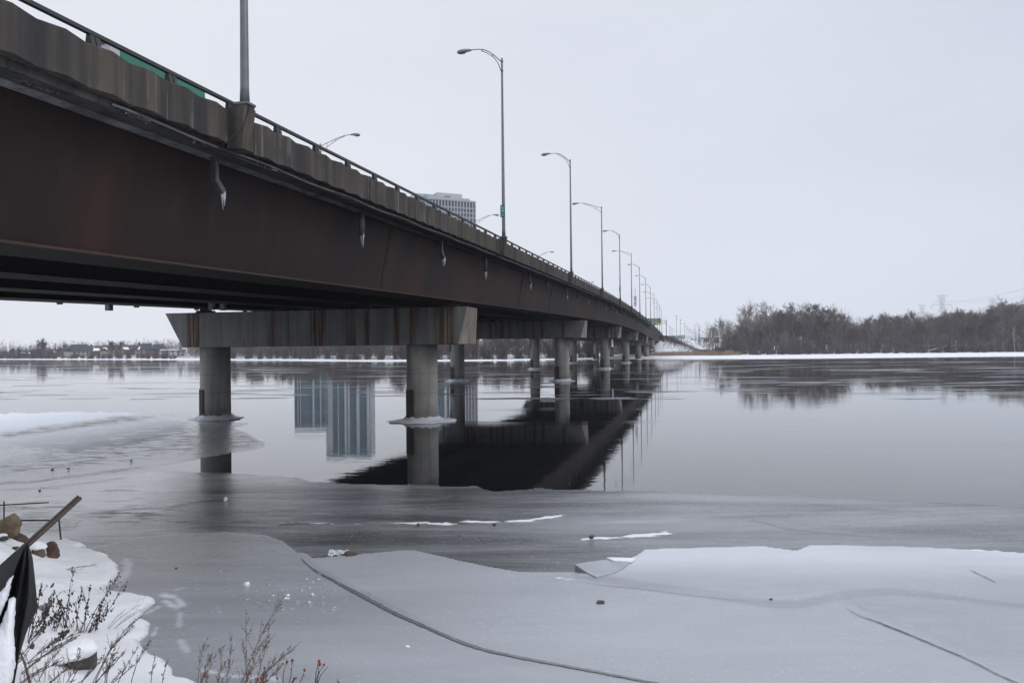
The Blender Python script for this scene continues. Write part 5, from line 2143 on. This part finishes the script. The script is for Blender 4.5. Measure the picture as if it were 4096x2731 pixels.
# ------------------------------------------------------------------ ice collars round the columns
ci = 0
for i, s0 in enumerate(PIERS):
    for t0 in (0.4, 15.1):
        c = BW(s0, t0, 0)
        R = random.Random(900 + ci)
        k = MB()
        k.sm = True
        n = 40
        f = 1.0
        secs = []
        big = (i == 0 and t0 < 1)
        prof = [(.93, .30), (1.10, .30), (1.16, .22), (1.30, .10), (1.5 if not big else 1.75, .06), (1.58 if not big else 1.85, .01), (.9, -.02)]
        rr = [[R.uniform(.8, 1.22) for _ in range(7)] for _ in range(n)]
        base = [1 + .25 * math.sin(3 * a + i) * math.sin(1.7 * a) for a in (2 * math.pi * j / n for j in range(n))]
        for j in range(n):
            a = 2 * math.pi * j / n
            el = 1 + (.3 if big else .2) * abs(math.cos(a - .2))
            ring = []
            for q, (r_, z_) in enumerate(prof):
                w = r_ if q < 3 or q == 6 else 1 + (r_ - 1) * el * base[j] * rr[j][q]
                ring.append((w * math.cos(a), w * math.sin(a), z_ * (rr[j][q] if q < 5 else 1)))
            secs.append(ring)
        secs.append(secs[0])
        k.sweep(secs, close=True, caps=False)
        lab = f'white ice collar around the base of the {"right" if t0 < 1 else "left"} column of the {["nearest", "second", "third", "fourth", "fifth", "sixth"][i]} pier'
        tag(fix_normals(k.build('ice_collar', M['icicle'], None, c)), lab, 'ice', 'ice collars at the bridge columns')
        ci += 1

# channel marker boards on the columns
for (u, v, s0, t0, side) in ((2139, 1378, PIERS[1], 14.75, 1), (2293, 1378, PIERS[2], 14.75, 1), (2448, 1372, PIERS[2], 0, -1)):
    p = BW(s0, t0 + side * 1.12, 0)
    z = at(u, v, p.y).z
    e = empty('navigation_board', (p.x, p.y, z), BROT - .12, {(1, 1): 'dark marker board on the left column of the second pier', (2, 1): 'dark marker board on the left column of the third pier'}.get((PIERS.index(s0), side), 'white-edged marker board on the right column of the third pier'), 'sign', 'marker boards on the columns')
    k = MB()
    k.box((0, 0, 0), (1.5, .08, 1.6))
    k.build('board', M['sign_white'] if side < 0 else M['dark'], e)
    k = MB()
    k.box((0, -side * .12, 0), (.2, .2, 1.2))
    k.build('bracket', M['galv'], e)


# ------------------------------------------------------------------ stones and litter on the ice
def stone_mesh(seed, size, mat, sub=3, sq=(1, 1, 1), cut=.2, flat=.5):
    bm = bmesh.new()
    bmesh.ops.create_icosphere(bm, subdivisions=sub, radius=1)
    R = random.Random(seed)
    planes = []
    for i in range(9):
        d = Vector((R.gauss(0, 1), R.gauss(0, 1), R.gauss(0, .8))).normalized()
        planes.append((d, R.uniform(1 - cut * 2.2, 1 - cut * .4)))
    off = Vector((R.uniform(0, 50), R.uniform(0, 50), R.uniform(0, 50)))
    from mathutils import noise as mn
    for v in bm.verts:
        p = v.co
        for d, h in planes:
            q = p.dot(d)
            if q > h:
                p = p - d * (q - h) * .85
        p = p * (1 + .12 * mn.noise(p * 1.6 + off) + .07 * mn.noise(p * 3.7 + off) + .03 * mn.noise(p * 9 + off))
        v.co = Vector((p.x * size * sq[0], p.y * size * sq[1], p.z * size * sq[2]))
    me = bpy.data.meshes.new('stone')
    bm.to_mesh(me)
    bm.free()
    me.materials.append(mat)
    me.polygons.foreach_set('use_smooth', [mat.name.startswith('snow')] * len(me.polygons))
    return me


def stone_on_ice(u, v, wpx, label, seed, mat='stone_ice', sq=(1, .9, .7), z0=.07, name='stone', cat='stone'):
    p = gp(u, v, z0)
    r = wpx / F * p.y / 2
    o = link_obj(name, stone_mesh(seed, r, M[mat], 3, sq), None, (p.x, p.y + r * .5, z0 + r * sq[2] * .62))
    tag(o, label, cat)
    return o


stone_on_ice(1400, 2224, 52, 'large brown stone beside the crumpled foil on the ice', 1, sq=(1, .8, .5))
stone_on_ice(2368, 2155, 26, 'brown stone at the left end of the snow streak on the ice', 2)
stone_on_ice(2404, 2416, 34, 'flat-topped tan stone alone on the middle ice plate', 3, sq=(1, .8, .55))
stone_on_ice(3085, 2400, 15, 'small dark stone on the right ice plate near the seam', 4)
stone_on_ice(1673, 2102, 18, 'small brown stone on the thin snow ridge', 5)
stone_on_ice(1977, 2102, 18, 'small tan stone on the snow ridge right of the brown one', 6)
stone_on_ice(1835, 2145, 11, 'tiny stone in front of the snow ridge', 9)
stone_on_ice(704, 2275, 11, 'tiny dark pebble on the stained left ice plate', 10, 'stone_grey')
stone_on_ice(985, 2345, 30, 'white lump of snow-covered ice on the left ice plate', 7, 'snow', (1, .8, .7), name='ice_lump', cat='ice lump')
stone_on_ice(1150, 2385, 20, 'small white ice lump among the snow crumbs, rear', 11, 'snow', (1, .8, .6), name='ice_lump', cat='ice lump')
stone_on_ice(1630, 2588, 20, 'lone flat white ice chip below the long crack', 12, 'snow', (1, .8, .4), name='ice_lump', cat='ice lump')
stone_on_ice(208, 1880, 14, 'dark stone on the left slushy ice shelf', 13, 'stone_grey', (1, .6, .5), .02)
stone_on_ice(523, 1844, 14, 'dark stone on the slushy ice shelf, nearest to the left column', 14, 'stone_grey', (1, .6, .5), .05)
stone_on_ice(272, 1876, 13, 'flat dark stone beside the long crack on the left', 15, 'stone_grey', (1, .6, .5), .05)
stone_on_ice(157, 1964, 10, 'round dark pebble on the smooth snow-dusted ice', 16, 'stone_grey', (1, .8, .8), .02)

p = gp(1358, 2212, .075)
bm = bmesh.new()
bmesh.ops.create_grid(bm, x_segments=26, y_segments=10, size=1)
R = random.Random(4)
for v in bm.verts:
    x, y = v.co.x, v.co.y
    v.co = Vector((x * .24, y * .085 * (1 - .25 * math.sin(x * 2.5)), .03 + .018 * math.sin(x * 9 + y * 2) * R.uniform(.3, 1) + R.uniform(-.012, .012)))
me = bpy.data.meshes.new('foil_wrapper')
bm.to_mesh(me)
bm.free()
me.materials.append(M['foil'])
o = link_obj('foil_wrapper', me, None, p)
o.rotation_euler = (rad(24), 0, .1)
md = o.modifiers.new('thickness', 'SOLIDIFY')
md.thickness = .003
tag(o, 'crumpled silver foil wrapper lying behind the large stone on the ice', 'litter')

# loose broken floe at the corner of the plates
fl_ = [(2300, 2256), (2350, 2246), (2430, 2236), (2440, 2226), (2535, 2230), (2505, 2262), (2460, 2288), (2385, 2306), (2345, 2286)]
k = MB()
top = [gp(u, v, .10) for u, v in fl_]
bot = [Vector((q.x, q.y, .015)) for q in top]
n = len(top)
k.add(top + bot, [tuple(range(n))] + [(i, (i + 1) % n, n + (i + 1) % n, n + i) for i in range(n)])
tm = simple('floe_ice', (.42, .44, .475), (.32, .34, .37), 2.2, .35, bump=.2)
o = fix_normals(k.build('ice_floe', tm))
tag(o, 'loose triangular broken ice floe wedged at the corner between the two big plates', 'ice floe')
k = MB()
tri = [gp(2425, 2228, .13), gp(2540, 2230, .13), gp(2525, 2243, .13), gp(2455, 2240, .13)]
bt = [Vector((q.x, q.y, .09)) for q in tri]
k.add(tri + bt, [(0, 1, 2, 3), (0, 4, 5, 1), (1, 5, 6, 2), (2, 6, 7, 3), (3, 7, 4, 0)])
fix_normals(k.build('snow_cap', M['snow'], o))
# white stick-like ice chunk frozen in the dark reflection
k = MB()
k.sm = True
a, b = gp(899, 2004, .05), gp(906, 1994, .05)
k.tube([a, a.lerp(b, .5) + Vector((0, 0, .05)), b], [.04, .06, .04], 8)
tag(k.build('ice_chunk', M['icicle']), 'pale ice chunk lying on the dark ice below the left column', 'ice lump')

# ------------------------------------------------------------------ snowy bank in the foreground
SHN = [(0, 2112), (60, 2118), (130, 2130), (200, 2144), (262, 2148), (330, 2168), (400, 2198), (440, 2232), (468, 2262), (474, 2288), (452, 2318), (405, 2342), (410, 2352), (470, 2356), (560, 2362), (612, 2378), (624, 2392), (600, 2416), (552, 2442), (538, 2452),
       (560, 2462), (592, 2474), (596, 2492), (572, 2520), (540, 2548), (552, 2556), (600, 2584), (650, 2620), (680, 2655), (740, 2682), (790, 2700), (815, 2731)]
shore_pts = [gp(u, v, .16) for u, v in SHN]
ext = [Vector((-70, 58, .16)), Vector((-42, 40, .16)), Vector((-24, 28.5, .16)), Vector((-17, 23.2, .16))]
ext2 = [Vector((-3.1, 9.3, .16)), Vector((-1.2, 6.6, .16)), Vector((2, 3.6, .16)), Vector((8, .5, .16)), Vector((20, -6, .16)), Vector((45, -24, .16))]
SH = ext + shore_pts + ext2
INL = Vector((-.72, -.69, 0)).normalized()
EAX = Vector((.69, -.72, 0)).normalized()


def bank_h(d, X, Y):
    z = np.where(d < 3.3, .16 + .08 * d + .14 * d * d, .16 + .08 * 3.3 + .14 * 3.3 ** 2 + (d - 3.3) * .8)
    z = np.minimum(z, 3.0 + .02 * d)
    lump = (fbm(X * .9 + 7, Y * .9, 41, 4) - .5) * .42 + (fbm(X * 2.6, Y * 2.6, 43, 4) - .5) * .20
    return z + lump * smooth01((d - .25) / 1.6)


def build_bank():
    # resample the shoreline finely with small scallops
    P = np.array([(q.x, q.y) for q in SH])
    L = np.concatenate([[0], np.cumsum(np.hypot(*(P[1:] - P[:-1]).T))])
    ts = np.unique(np.concatenate([np.arange(0, L[3], 1.5), np.arange(L[3], L[-4], .045), np.arange(L[-4], L[-1], .6)]))
    sx = np.interp(ts, L, P[:, 0])
    sy = np.interp(ts, L, P[:, 1])
    w = (fbm(ts * 1.7, ts * 0, 51, 5) - .5) * .34
    sx += INL.x * w
    sy += INL.y * w
    ds = np.concatenate([[-.06, -.02, .0, .03, .08, .15, .25, .38], np.arange(.5, 6.5, .13), np.arange(6.5, 40, 2.0)])
    zed = np.array([-.2, .02, .08, .14, .17])
    X = sx[:, None] + INL.x * ds[None, :]
    Y = sy[:, None] + INL.y * ds[None, :]
    D = np.repeat(ds[None, :], len(ts), 0)
    # true inland distance along a smoothed shoreline keeps the slope even behind the coves
    ug = np.arange(0, L[-1], .1)
    base = np.interp(ug, L, P[:, 0] * INL.x + P[:, 1] * INL.y)
    base = np.convolve(np.pad(base, 14, mode='edge'), np.ones(29) / 29, 'valid')
    sm = np.maximum(np.interp(ts, ug, base), sx * INL.x + sy * INL.y - .5)
    dd = (X * INL.x + Y * INL.y) - sm[:, None]
    dd = np.maximum(dd, 0) * smooth01(D / .8) + D * (1 - smooth01(D / .8))
    Z = bank_h(np.maximum(dd, 0), X, Y)
    e = smooth01(D / .12)
    Z = np.where(D < .12, .03 + (Z - .03) * np.sqrt(np.clip((D + .02) / .14, 0, 1)), Z)
    Z = np.where(D < -.01, -.1, Z)
    n, m = X.shape
    idx = np.arange(n * m).reshape(n, m)
    q = np.stack([idx[:-1, :-1].ravel(), idx[:-1, 1:].ravel(), idx[1:, 1:].ravel(), idx[1:, :-1].ravel()], 1)
    edge = np.clip(1 - D / .10, 0, 1)
    me = np_mesh('snow_bank', np.stack([X.ravel(), Y.ravel(), Z.ravel()], 1), q, M['snow_bank'], {'edge': edge.ravel()})
    o = link_obj('snow_bank', me)
    tag(o, kind='structure')
    return o


bank = build_bank()
bpy.context.view_layer.update()
from mathutils.bvhtree import BVHTree
BV = BVHTree.FromPolygons([v.co for v in bank.data.vertices], [tuple(p.vertices) for p in bank.data.polygons])


def on_bank(u, v):
    """the spot of the bank seen at a photo pixel"""
    r = ray(u, v).normalized()
    h = BV.ray_cast(Vector((0, 0, H)), r)
    if h[0] is None:
        return gp(u, v, .05)
    return h[0]


# ------------------------------------------------------------------ stones in the snow
def bank_stone(u, v, wpx, label, seed, mat, sq=(1, .8, .8), sink=.25, rot=(0, 0, 0), snow=False, name='boulder', capw=1.02):
    p = on_bank(u, v - wpx * .2)
    r = wpx / F * p.y / 2
    o = link_obj(name, stone_mesh(seed, r, M[mat], 4, sq, .30), None, (p.x, p.y, p.z + r * sq[2] * (.72 - sink)))
    o.rotation_euler = rot
    tag(o, label, 'rock')
    if snow:
        s = link_obj('snow_cap', stone_mesh(seed + 50, r, M['snow'], 4, (sq[0] * capw, sq[1] * capw, sq[2] * .55), .12), o, (-.2 * r * capw, .1 * r, r * sq[2] * snow))
    return o


bank_stone(18, 2165, 118, 'big tan boulder at the left edge of the photo', 21, 'stone_tan', (1, .8, 1.05), .1, (0, .15, .3))
bank_stone(78, 2176, 78, 'rounded reddish-brown rock leaning on the tan boulder', 22, 'stone_brown', (1, .7, .62), .1, (.1, .35, 0))
bank_stone(8, 2172, 46, 'snow-dusted grey stone at the foot of the tan boulder', 25, 'stone_grey', (1, .8, .7), .1, snow=.7)
bank_stone(62, 2205, 30, 'small dark stone poking out of the snow left of the black fabric', 26, 'stone_grey', (1, .8, .9), .2)
bank_stone(150, 2236, 76, 'tan rock with snow on top right of the black fabric', 23, 'stone_tan', (1, .8, .75), .15, (0, .2, .2), snow=.75)
bank_stone(208, 2240, 72, 'reddish-brown upright rock beside the snow-topped tan one', 24, 'stone_brown', (.85, .7, 1.05), .12, (0, -.35, .2))
bank_stone(318, 2705, 175, 'dark grey block-like boulder under a thick snow cap, bottom left', 37, 'stone_grey', (1, .9, .8), .30, (0, -.12, .3), snow=.62, capw=1.18)
bank_stone(208, 2354, 22, 'thin brown stone standing in the snow among the dead weeds', 28, 'stone_brown', (.5, .5, 1.4), .3, (0, .5, 0))
bank_stone(237, 2420, 26, 'small brown stone in the snow between the leafy weeds', 29, 'stone_brown', (.8, .7, .9), .3)
bank_stone(128, 2600, 38, 'dark upright stone beside the black fabric near the bottom', 30, 'stone_grey', (.5, .5, 1.2), .3, (0, .4, 0))
# grey plank end behind the fabric
p = on_bank(170, 2442)
k = MB()
k.box((0, 0, 0), (.30, .05, .07))
o = k.build('plank', M['plank'], None, p + Vector((-.02, 0, .05)))
o.rotation_euler = (0, -.25, .3)
tag(o, 'short grey plank end sticking out from behind the black fabric', 'plank')

# ------------------------------------------------------------------ steel rods standing on the ice edge
def rod(a, b, r, label):
    k = MB()
    k.sm = True
    k.tube([a, b], r, 8)
    tag(k.build('steel_rod', M['rod']), label, 'rod', 'thin dark rods by the shore')


p = on_bank(15, 2118)
rod(at(16, 2080, 17.6), at(16, 2004, 17.6), .016, 'thin upright dark rod behind the tan boulder at the left edge')
rod(at(-30, 2021, 17.6), at(195, 2009, 17.6), .014, 'level dark rod crossing the upright one at the left edge')
p = on_bank(247, 2157)
rod(Vector((p.x, p.y, p.z - .2)), at(235, 2070, p.y), .019, 'leaning dark rod stuck in the shelf ice right of the wooden stake')
rod(at(30, 2081, 19.5), at(225, 2079, 19.5), .02, 'dark rod lying low across the ice behind the stake')


# ------------------------------------------------------------------ torn silt fence
def silt_fence():
    Y0 = 6.0
    e = empty('silt_fence', at(60, 2400, Y0), 0, 'torn black silt fence fabric with snow in its folds hanging from a leaning wooden stake', 'fence')
    o0 = e.location.copy()

    def L(u, v, Y):
        return at(u, v, Y) - o0
    # stake: a ribbed wooden bar
    a, b = L(95, 2190, 5.85), L(318, 1988, 6.3)
    d = (b - a).normalized()
    a = a - d * .75
    side = d.cross(Vector((0, 1, 0))).normalized()
    fr = side.cross(d).normalized()
    k = MB()
    prof = [(-.021, -.012), (-.021, .012), (-.006, .018), (-.004, .008), (.004, .008), (.006, .018), (.021, .012), (.021, -.012)]
    k.sweep([[q + side * x + fr * -y for x, y in prof] for q in (a, b - d * .01, b)])
    fix_normals(k.build('stake', M['stake'], e))
    # fabric: folds fanning down from the tip
    tip = L(107, 2168, 5.86)
    cols = [  # polyline of each fold from top to bottom: (u, v, Y)
        [(104, 2172, 5.86), (40, 2225, 5.75), (-30, 2285, 5.6), (-120, 2370, 5.4), (-200, 2470, 5.2)],
        [(104, 2172, 5.86), (62, 2270, 5.66), (20, 2370, 5.55), (-40, 2480, 5.4), (-110, 2600, 5.2)],
        [(106, 2170, 5.84), (82, 2270, 5.78), (58, 2370, 5.72), (20, 2500, 5.6), (-40, 2660, 5.4)],
        [(108, 2170, 5.82), (96, 2260, 5.60), (78, 2360, 5.55), (48, 2480, 5.5), (-10, 2700, 5.3)],
        [(109, 2170, 5.84), (108, 2270, 5.70), (98, 2380, 5.62), (74, 2520, 5.55), (30, 2760, 5.35)],
        [(111, 2170, 5.82), (118, 2270, 5.60), (115, 2380, 5.52), (84, 2540, 5.5), (50, 2790, 5.35)],
        [(113, 2172, 5.86), (131, 2230, 5.75), (143, 2340, 5.72), (152, 2438, 5.7), (78, 2538, 5.55)],
    ]
    rows = 22
    secs = []
    for r_ in range(rows + 1):
        f = r_ / rows * 4
        i = min(int(f), 3)
        q = f - i
        row = []
        for c in cols:
            A, B = c[i], c[i + 1]
            row.append(L(*(A[j] + (B[j] - A[j]) * q for j in range(3))))
        # interpolate across for smooth folds
        fine = []
        for j in range(len(row) - 1):
            for w in range(4):
                fine.append(row[j].lerp(row[j + 1], smooth01(np.array(w / 4.)).item()))
        fine.append(row[-1])
        secs.append(fine)
    k = MB()
    k.sm = True
    k.sweep(secs, close=False)
    fb = k.build('fabric', M['fabric'], e)
    md = fb.modifiers.new('thickness', 'SOLIDIFY')
    md.thickness = .004
    # snow caught in the folds
    for poly, nm in (([(57, 2296), (48, 2318), (36, 2380), (12, 2440), (-20, 2500), (-40, 2420), (-10, 2375), (20, 2345), (36, 2310)], 1),
                     ([(52, 2382), (63, 2392), (62, 2420), (60, 2480), (55, 2540), (60, 2600), (62, 2660), (48, 2720), (30, 2790), (-90, 2790), (-90, 2600), (0, 2500), (28, 2430), (38, 2392)], 2)):
        R = random.Random(nm)
        cu = sum(p[0] for p in poly) / len(poly)
        cv = sum(p[1] for p in poly) / len(poly)
        out = []
        n = len(poly)
        for i in range(n):
            A, B = poly[i], poly[(i + 1) % n]
            m_ = max(2, int(math.hypot(B[0] - A[0], B[1] - A[1]) / 9))
            for j in range(m_):
                out.append((A[0] + (B[0] - A[0]) * j / m_ + R.uniform(-2.5, 2.5), A[1] + (B[1] - A[1]) * j / m_ + R.uniform(-2.5, 2.5)))
        rings = []
        for s_, dy in ((1.0, .03), (.97, -.02), (.8, -.06), (.45, -.085), (.1, -.09)):
            ring = []
            for (u, v) in out:
                uu, v2 = cu + (u - cu) * s_, cv + (v - cv) * s_
                yb = 5.60 - (v2 - 2300) * .0006 - .06
                ring.append(L(uu, v2, yb + dy))
            rings.append(ring)
        k = MB()
        k.sm = True
        k.sweep(rings)
        fix_normals(k.build('snow_patch', M['snow'], e))


silt_fence()


# ------------------------------------------------------------------ dead weeds
def leaf(out, p, d, s, R):
    d = d.normalized()
    w = d.orthogonal().normalized()
    w = Matrix.Rotation(R.uniform(0, 6.28), 3, d) @ w
    n = d.cross(w)
    q = [p, p + d * s * .5 + w * s * .28 + n * s * .1, p + d * s, p + d * s * .5 - w * s * .28 + n * s * .12]
    out.add(q, [(0, 1, 2, 3)])


def weed(u, v, ut, vt, label, group, mats, seed, kind='leafy', stems=1, r=.0035, z0=None, spread=0.):
    """a dead plant rooted at pixel (u,v) on the bank, its tip seen at (ut,vt)"""
    R = random.Random(seed)
    base = on_bank(u, v) if z0 is None else gp(u, v, z0)
    tip = at(ut, vt, base.y - .05)
    e = empty('dead_weed', base, 0, label, 'weed', group)
    st, lf = MB(), MB()
    Lall = (tip - base).length
    for s_ in range(stems):
        T = tip - base
        if s_:
            T = T * R.uniform(.55, .95) + Vector((R.uniform(-1, 1), R.uniform(-.5, .5), R.uniform(-.15, .1))) * spread * Lall
        B = Vector((R.uniform(-.03, .03), R.uniform(-.03, .03), -.05))
        bow = Vector((R.uniform(-.08, .08), R.uniform(-.08, .08), R.uniform(-.02, .08))) * T.length
        N = 8
        pts = [B + (T - B) * (i / N) + bow * math.sin(math.pi * i / N) + Vector((R.uniform(-1, 1), R.uniform(-1, 1), 0)) * .006 for i in range(N + 1)]
        st.tube(pts, [r * (1.25 - .85 * i / N) for i in range(N + 1)], 5)
        nb = int(6 + T.length * (14 if kind == 'seed' else 10))
        for b in range(nb):
            f = R.uniform(.2, 1)
            i = min(int(f * N), N - 1)
            p = pts[i].lerp(pts[i + 1], f * N - i)
            d0 = (pts[i + 1] - pts[i]).normalized()
            sd = Vector((R.uniform(-1, 1), R.uniform(-1, 1), R.uniform(-.1, .5)))
            if kind == 'leafy':
                if R.random() < .5:
                    bl = T.length * R.uniform(.06, .2)
                    q = p + (d0 * .7 + sd * .6).normalized() * bl
                    st.tube([p, p.lerp(q, .5) + Vector((0, 0, .006)), q], [r * .6, r * .5, r * .35], 4)
                    p = q
                for w in range(R.choice((1, 2, 3))):
                    leaf(lf, p, Vector((R.uniform(-.4, .4), R.uniform(-.4, .4), -1 if R.random() < .7 else .6)), R.uniform(.026, .06), R)
            elif kind == 'seed':
                bl = T.length * R.uniform(.10, .30) * (1.15 - f * .7)
                dd = (d0 + sd * .75).normalized()
                q = p + dd * bl
                st.tube([p, p.lerp(q, .5) + Vector((0, 0, .008)), q], [r * .5, r * .4, r * .25], 4)
                for w in range(int(6 + bl * 42)):
                    g = R.uniform(.15, 1)
                    leaf(lf, p.lerp(q, g), (dd + Vector((R.uniform(-1, 1), R.uniform(-1, 1), R.uniform(-.8, .8)))), R.uniform(.010, .024), R)
            elif kind == 'bare':
                bl = T.length * R.uniform(.1, .3)
                q = p + (d0 + sd * .6).normalized() * bl
                st.tube([p, q], [r * .6, r * .3], 4)
    st.build('stem', mats[0], e)
    if lf.v:
        lf.build('leaves', mats[1], e)
    return e


W1 = (M['weed'], M['weed_leaf'])
W2 = (M['mugwort'], M['mugwort'])
gL = 'leafy dead weeds on the snow bank'
lw = 'dead weed with hanging dark leaves on the snow bank beside the black fabric'
for i, (u, v, ut, vt, n) in enumerate(((265, 2510, 218, 2362, 3), (150, 2500, 205, 2380, 3), (215, 2520, 262, 2420, 3), (385, 2520, 420, 2420, 2), (160, 2590, 300, 2480, 3), (262, 2505, 292, 2290, 2), (345, 2525, 470, 2302, 3), (345, 2525, 440, 2395, 2), (305, 2520, 325, 2360, 2), (100, 2560, 240, 2370, 3), (110, 2550, 168, 2320, 2), (130, 2540, 265, 2450, 2), (180, 2530, 190, 2440, 3), (330, 2530, 362, 2342, 2))):
    weed(u, v, ut, vt, lw, gL, W1, 500 + i, 'leafy', n, .0055, spread=.18)
gS = 'slanting seed-head weeds on the snow bank'
ls = 'thin slanting dead weed with brown seed heads on the snow near the snow-capped boulder'
for i, (u, v, ut, vt, n) in enumerate(((100, 2640, 340, 2520, 2), (75, 2690, 300, 2545, 2), (150, 2720, 285, 2545, 1), (60, 2725, 245, 2640, 2), (370, 2735, 545, 2475, 2), (360, 2740, 500, 2610, 2), (430, 2735, 555, 2640, 2), (470, 2735, 552, 2590, 1), (590, 2735, 620, 2620, 1), (640, 2740, 672, 2640, 1), (40, 2660, 160, 2540, 2), (170, 2740, 330, 2600, 2), (260, 2740, 330, 2640, 2), (420, 2740, 470, 2560, 2), (520, 2745, 600, 2560, 1), (300, 2745, 420, 2620, 2))):
    weed(u, v, ut, vt, ls, gS, (M['weed'], M['mugwort']), 540 + i, 'seed', n, .0048, spread=.10)
gB = 'bare twigs on the snow'
for i, (u, v, ut, vt) in enumerate(((430, 2512, 570, 2412), (450, 2512, 560, 2440), (245, 2268, 370, 2262), (250, 2272, 330, 2275))):
    weed(u, v, ut, vt, 'bare thin twig lying over the snow at the edge of the bank' if i < 2 else 'fine bare twig on the snow below the reddish rock', gB if i < 2 else 'fine twigs below the reddish rock', W1, 570 + i, 'bare', 2, .003, spread=.2)
gM = 'tall feathery dead stems at the bottom of the photo'
lm = 'tall feathery brown dead stem in front of the grey ice, bottom of the photo'
for i, (u, v, ut, vt, n) in enumerate(((930, 2790, 1125, 2398, 1), (985, 2790, 982, 2460, 2), (1000, 2790, 1080, 2500, 2), (960, 2790, 1175, 2590, 3), (900, 2790, 925, 2540, 2), (940, 2790, 1080, 2555, 2), (860, 2790, 880, 2590, 2), (790, 2780, 830, 2555, 2), (770, 2780, 882, 2590, 2), (985, 2800, 1130, 2620, 2), (1090, 2790, 1108, 2690, 1))):
    weed(u, v, ut, vt, lm, gM, W2, 600 + i, 'seed', n, .0036, z0=.25, spread=.16)
gG = 'pale grass stalks at the bottom left'
for i in range(14):
    R = random.Random(640 + i)
    u = R.uniform(90, 330)
    weed(u, 2745, u + R.uniform(-70, 70), 2745 - R.uniform(60, 170), 'pale straw-coloured stalk in the snow at the bottom left corner', gG, (M['straw'], M['straw']), 640 + i, 'bare', 1, .003)
# thick dark dead stem curving by the fabric
p = on_bank(120, 2731)
k = MB()
k.sm = True
k.tube([p, at(98, 2650, p.y), at(78, 2600, p.y)], [.014, .012, .008], 7)
tag(k.build('dead_branch', M['stake']), 'thick dark curved branch rising beside the fabric at the bottom left', 'branch')


# rose stems with red hips along the bottom edge
def rose(u, v, tips, label, seed):
    R = random.Random(seed)
    base = gp(u, v, .3)
    e = empty('rose_stem', base, 0, label, 'rose', 'rose stems with red hips')
    st, lf = MB(), MB()
    for (ut, vt, sz) in tips:
        T = at(ut, vt, base.y - .1) - base
        N = 6
        bow = Vector((R.uniform(-.1, .1), 0, .05)) * T.length
        pts = [T * (i / N) + bow * math.sin(math.pi * i / N) for i in range(N + 1)]
        st.sm = True
        st.tube(pts, [.0055 * (1.2 - .7 * i / N) for i in range(N + 1)], 6)
        for j in range(7):
            i = R.randrange(2, N)
            leaf(lf, pts[i].lerp(pts[i + 1], R.random()), Vector((R.uniform(-1, 1), R.uniform(-1, 1), -.6)), R.uniform(.015, .03), R)
        if sz:
            h = MB()
            h.sm = True
            rr = sz / F * base.y / 2
            h.lathe((T.x, T.y, T.z - rr), [(rr * .15, 0), (rr * .75, rr * .35), (rr, rr), (rr * .8, rr * 1.6), (rr * .35, rr * 2.0)], 12)
            h.sm = False
            for q in range(5):
                a = q * 1.257
                h.add([(T.x + math.cos(a) * rr * .3, T.y + math.sin(a) * rr * .3, T.z + rr * .95), (T.x + math.cos(a + .4) * rr * .3, T.y + math.sin(a + .4) * rr * .3, T.z + rr * .95), (T.x + math.cos(a + .2) * rr * 1.0, T.y + math.sin(a + .2) * rr * 1.0, T.z + rr * 2.0)], [(0, 1, 2)])
            h.build('hip', M['hip'], e)
    st.build('stem', M['weed'], e)
    lf.build('leaves', M['weed_leaf'], e)


rose(1140, 2790, [(1148, 2645, 12), (1169, 2640, 13)], 'forked rose stem with two red hips side by side at its top', 1)
rose(1150, 2800, [(1218, 2678, 11), (1176, 2712, 9), (1184, 2710, 8)], 'rose stem bending right with one red hip at its end', 2)
rose(1265, 2790, [(1276, 2642, 12), (1278, 2655, 15), (1296, 2657, 10), (1312, 2664, 0)], 'tallest rose stem with a cluster of bright red and orange hips', 3)
rose(1065, 2790, [(1058, 2670, 10), (1030, 2712, 11), (1046, 2710, 13)], 'rose stem with dark red hips left of the forked one', 4)
rose(1335, 2790, [(1352, 2712, 0), (1358, 2722, 0)], 'short rose stem with shrivelled heads and no red hips, rightmost', 5)
rose(826, 2790, [(820, 2698, 9), (832, 2704, 8)], 'short rose stem with two small hips at the tip of the snow bank', 6)
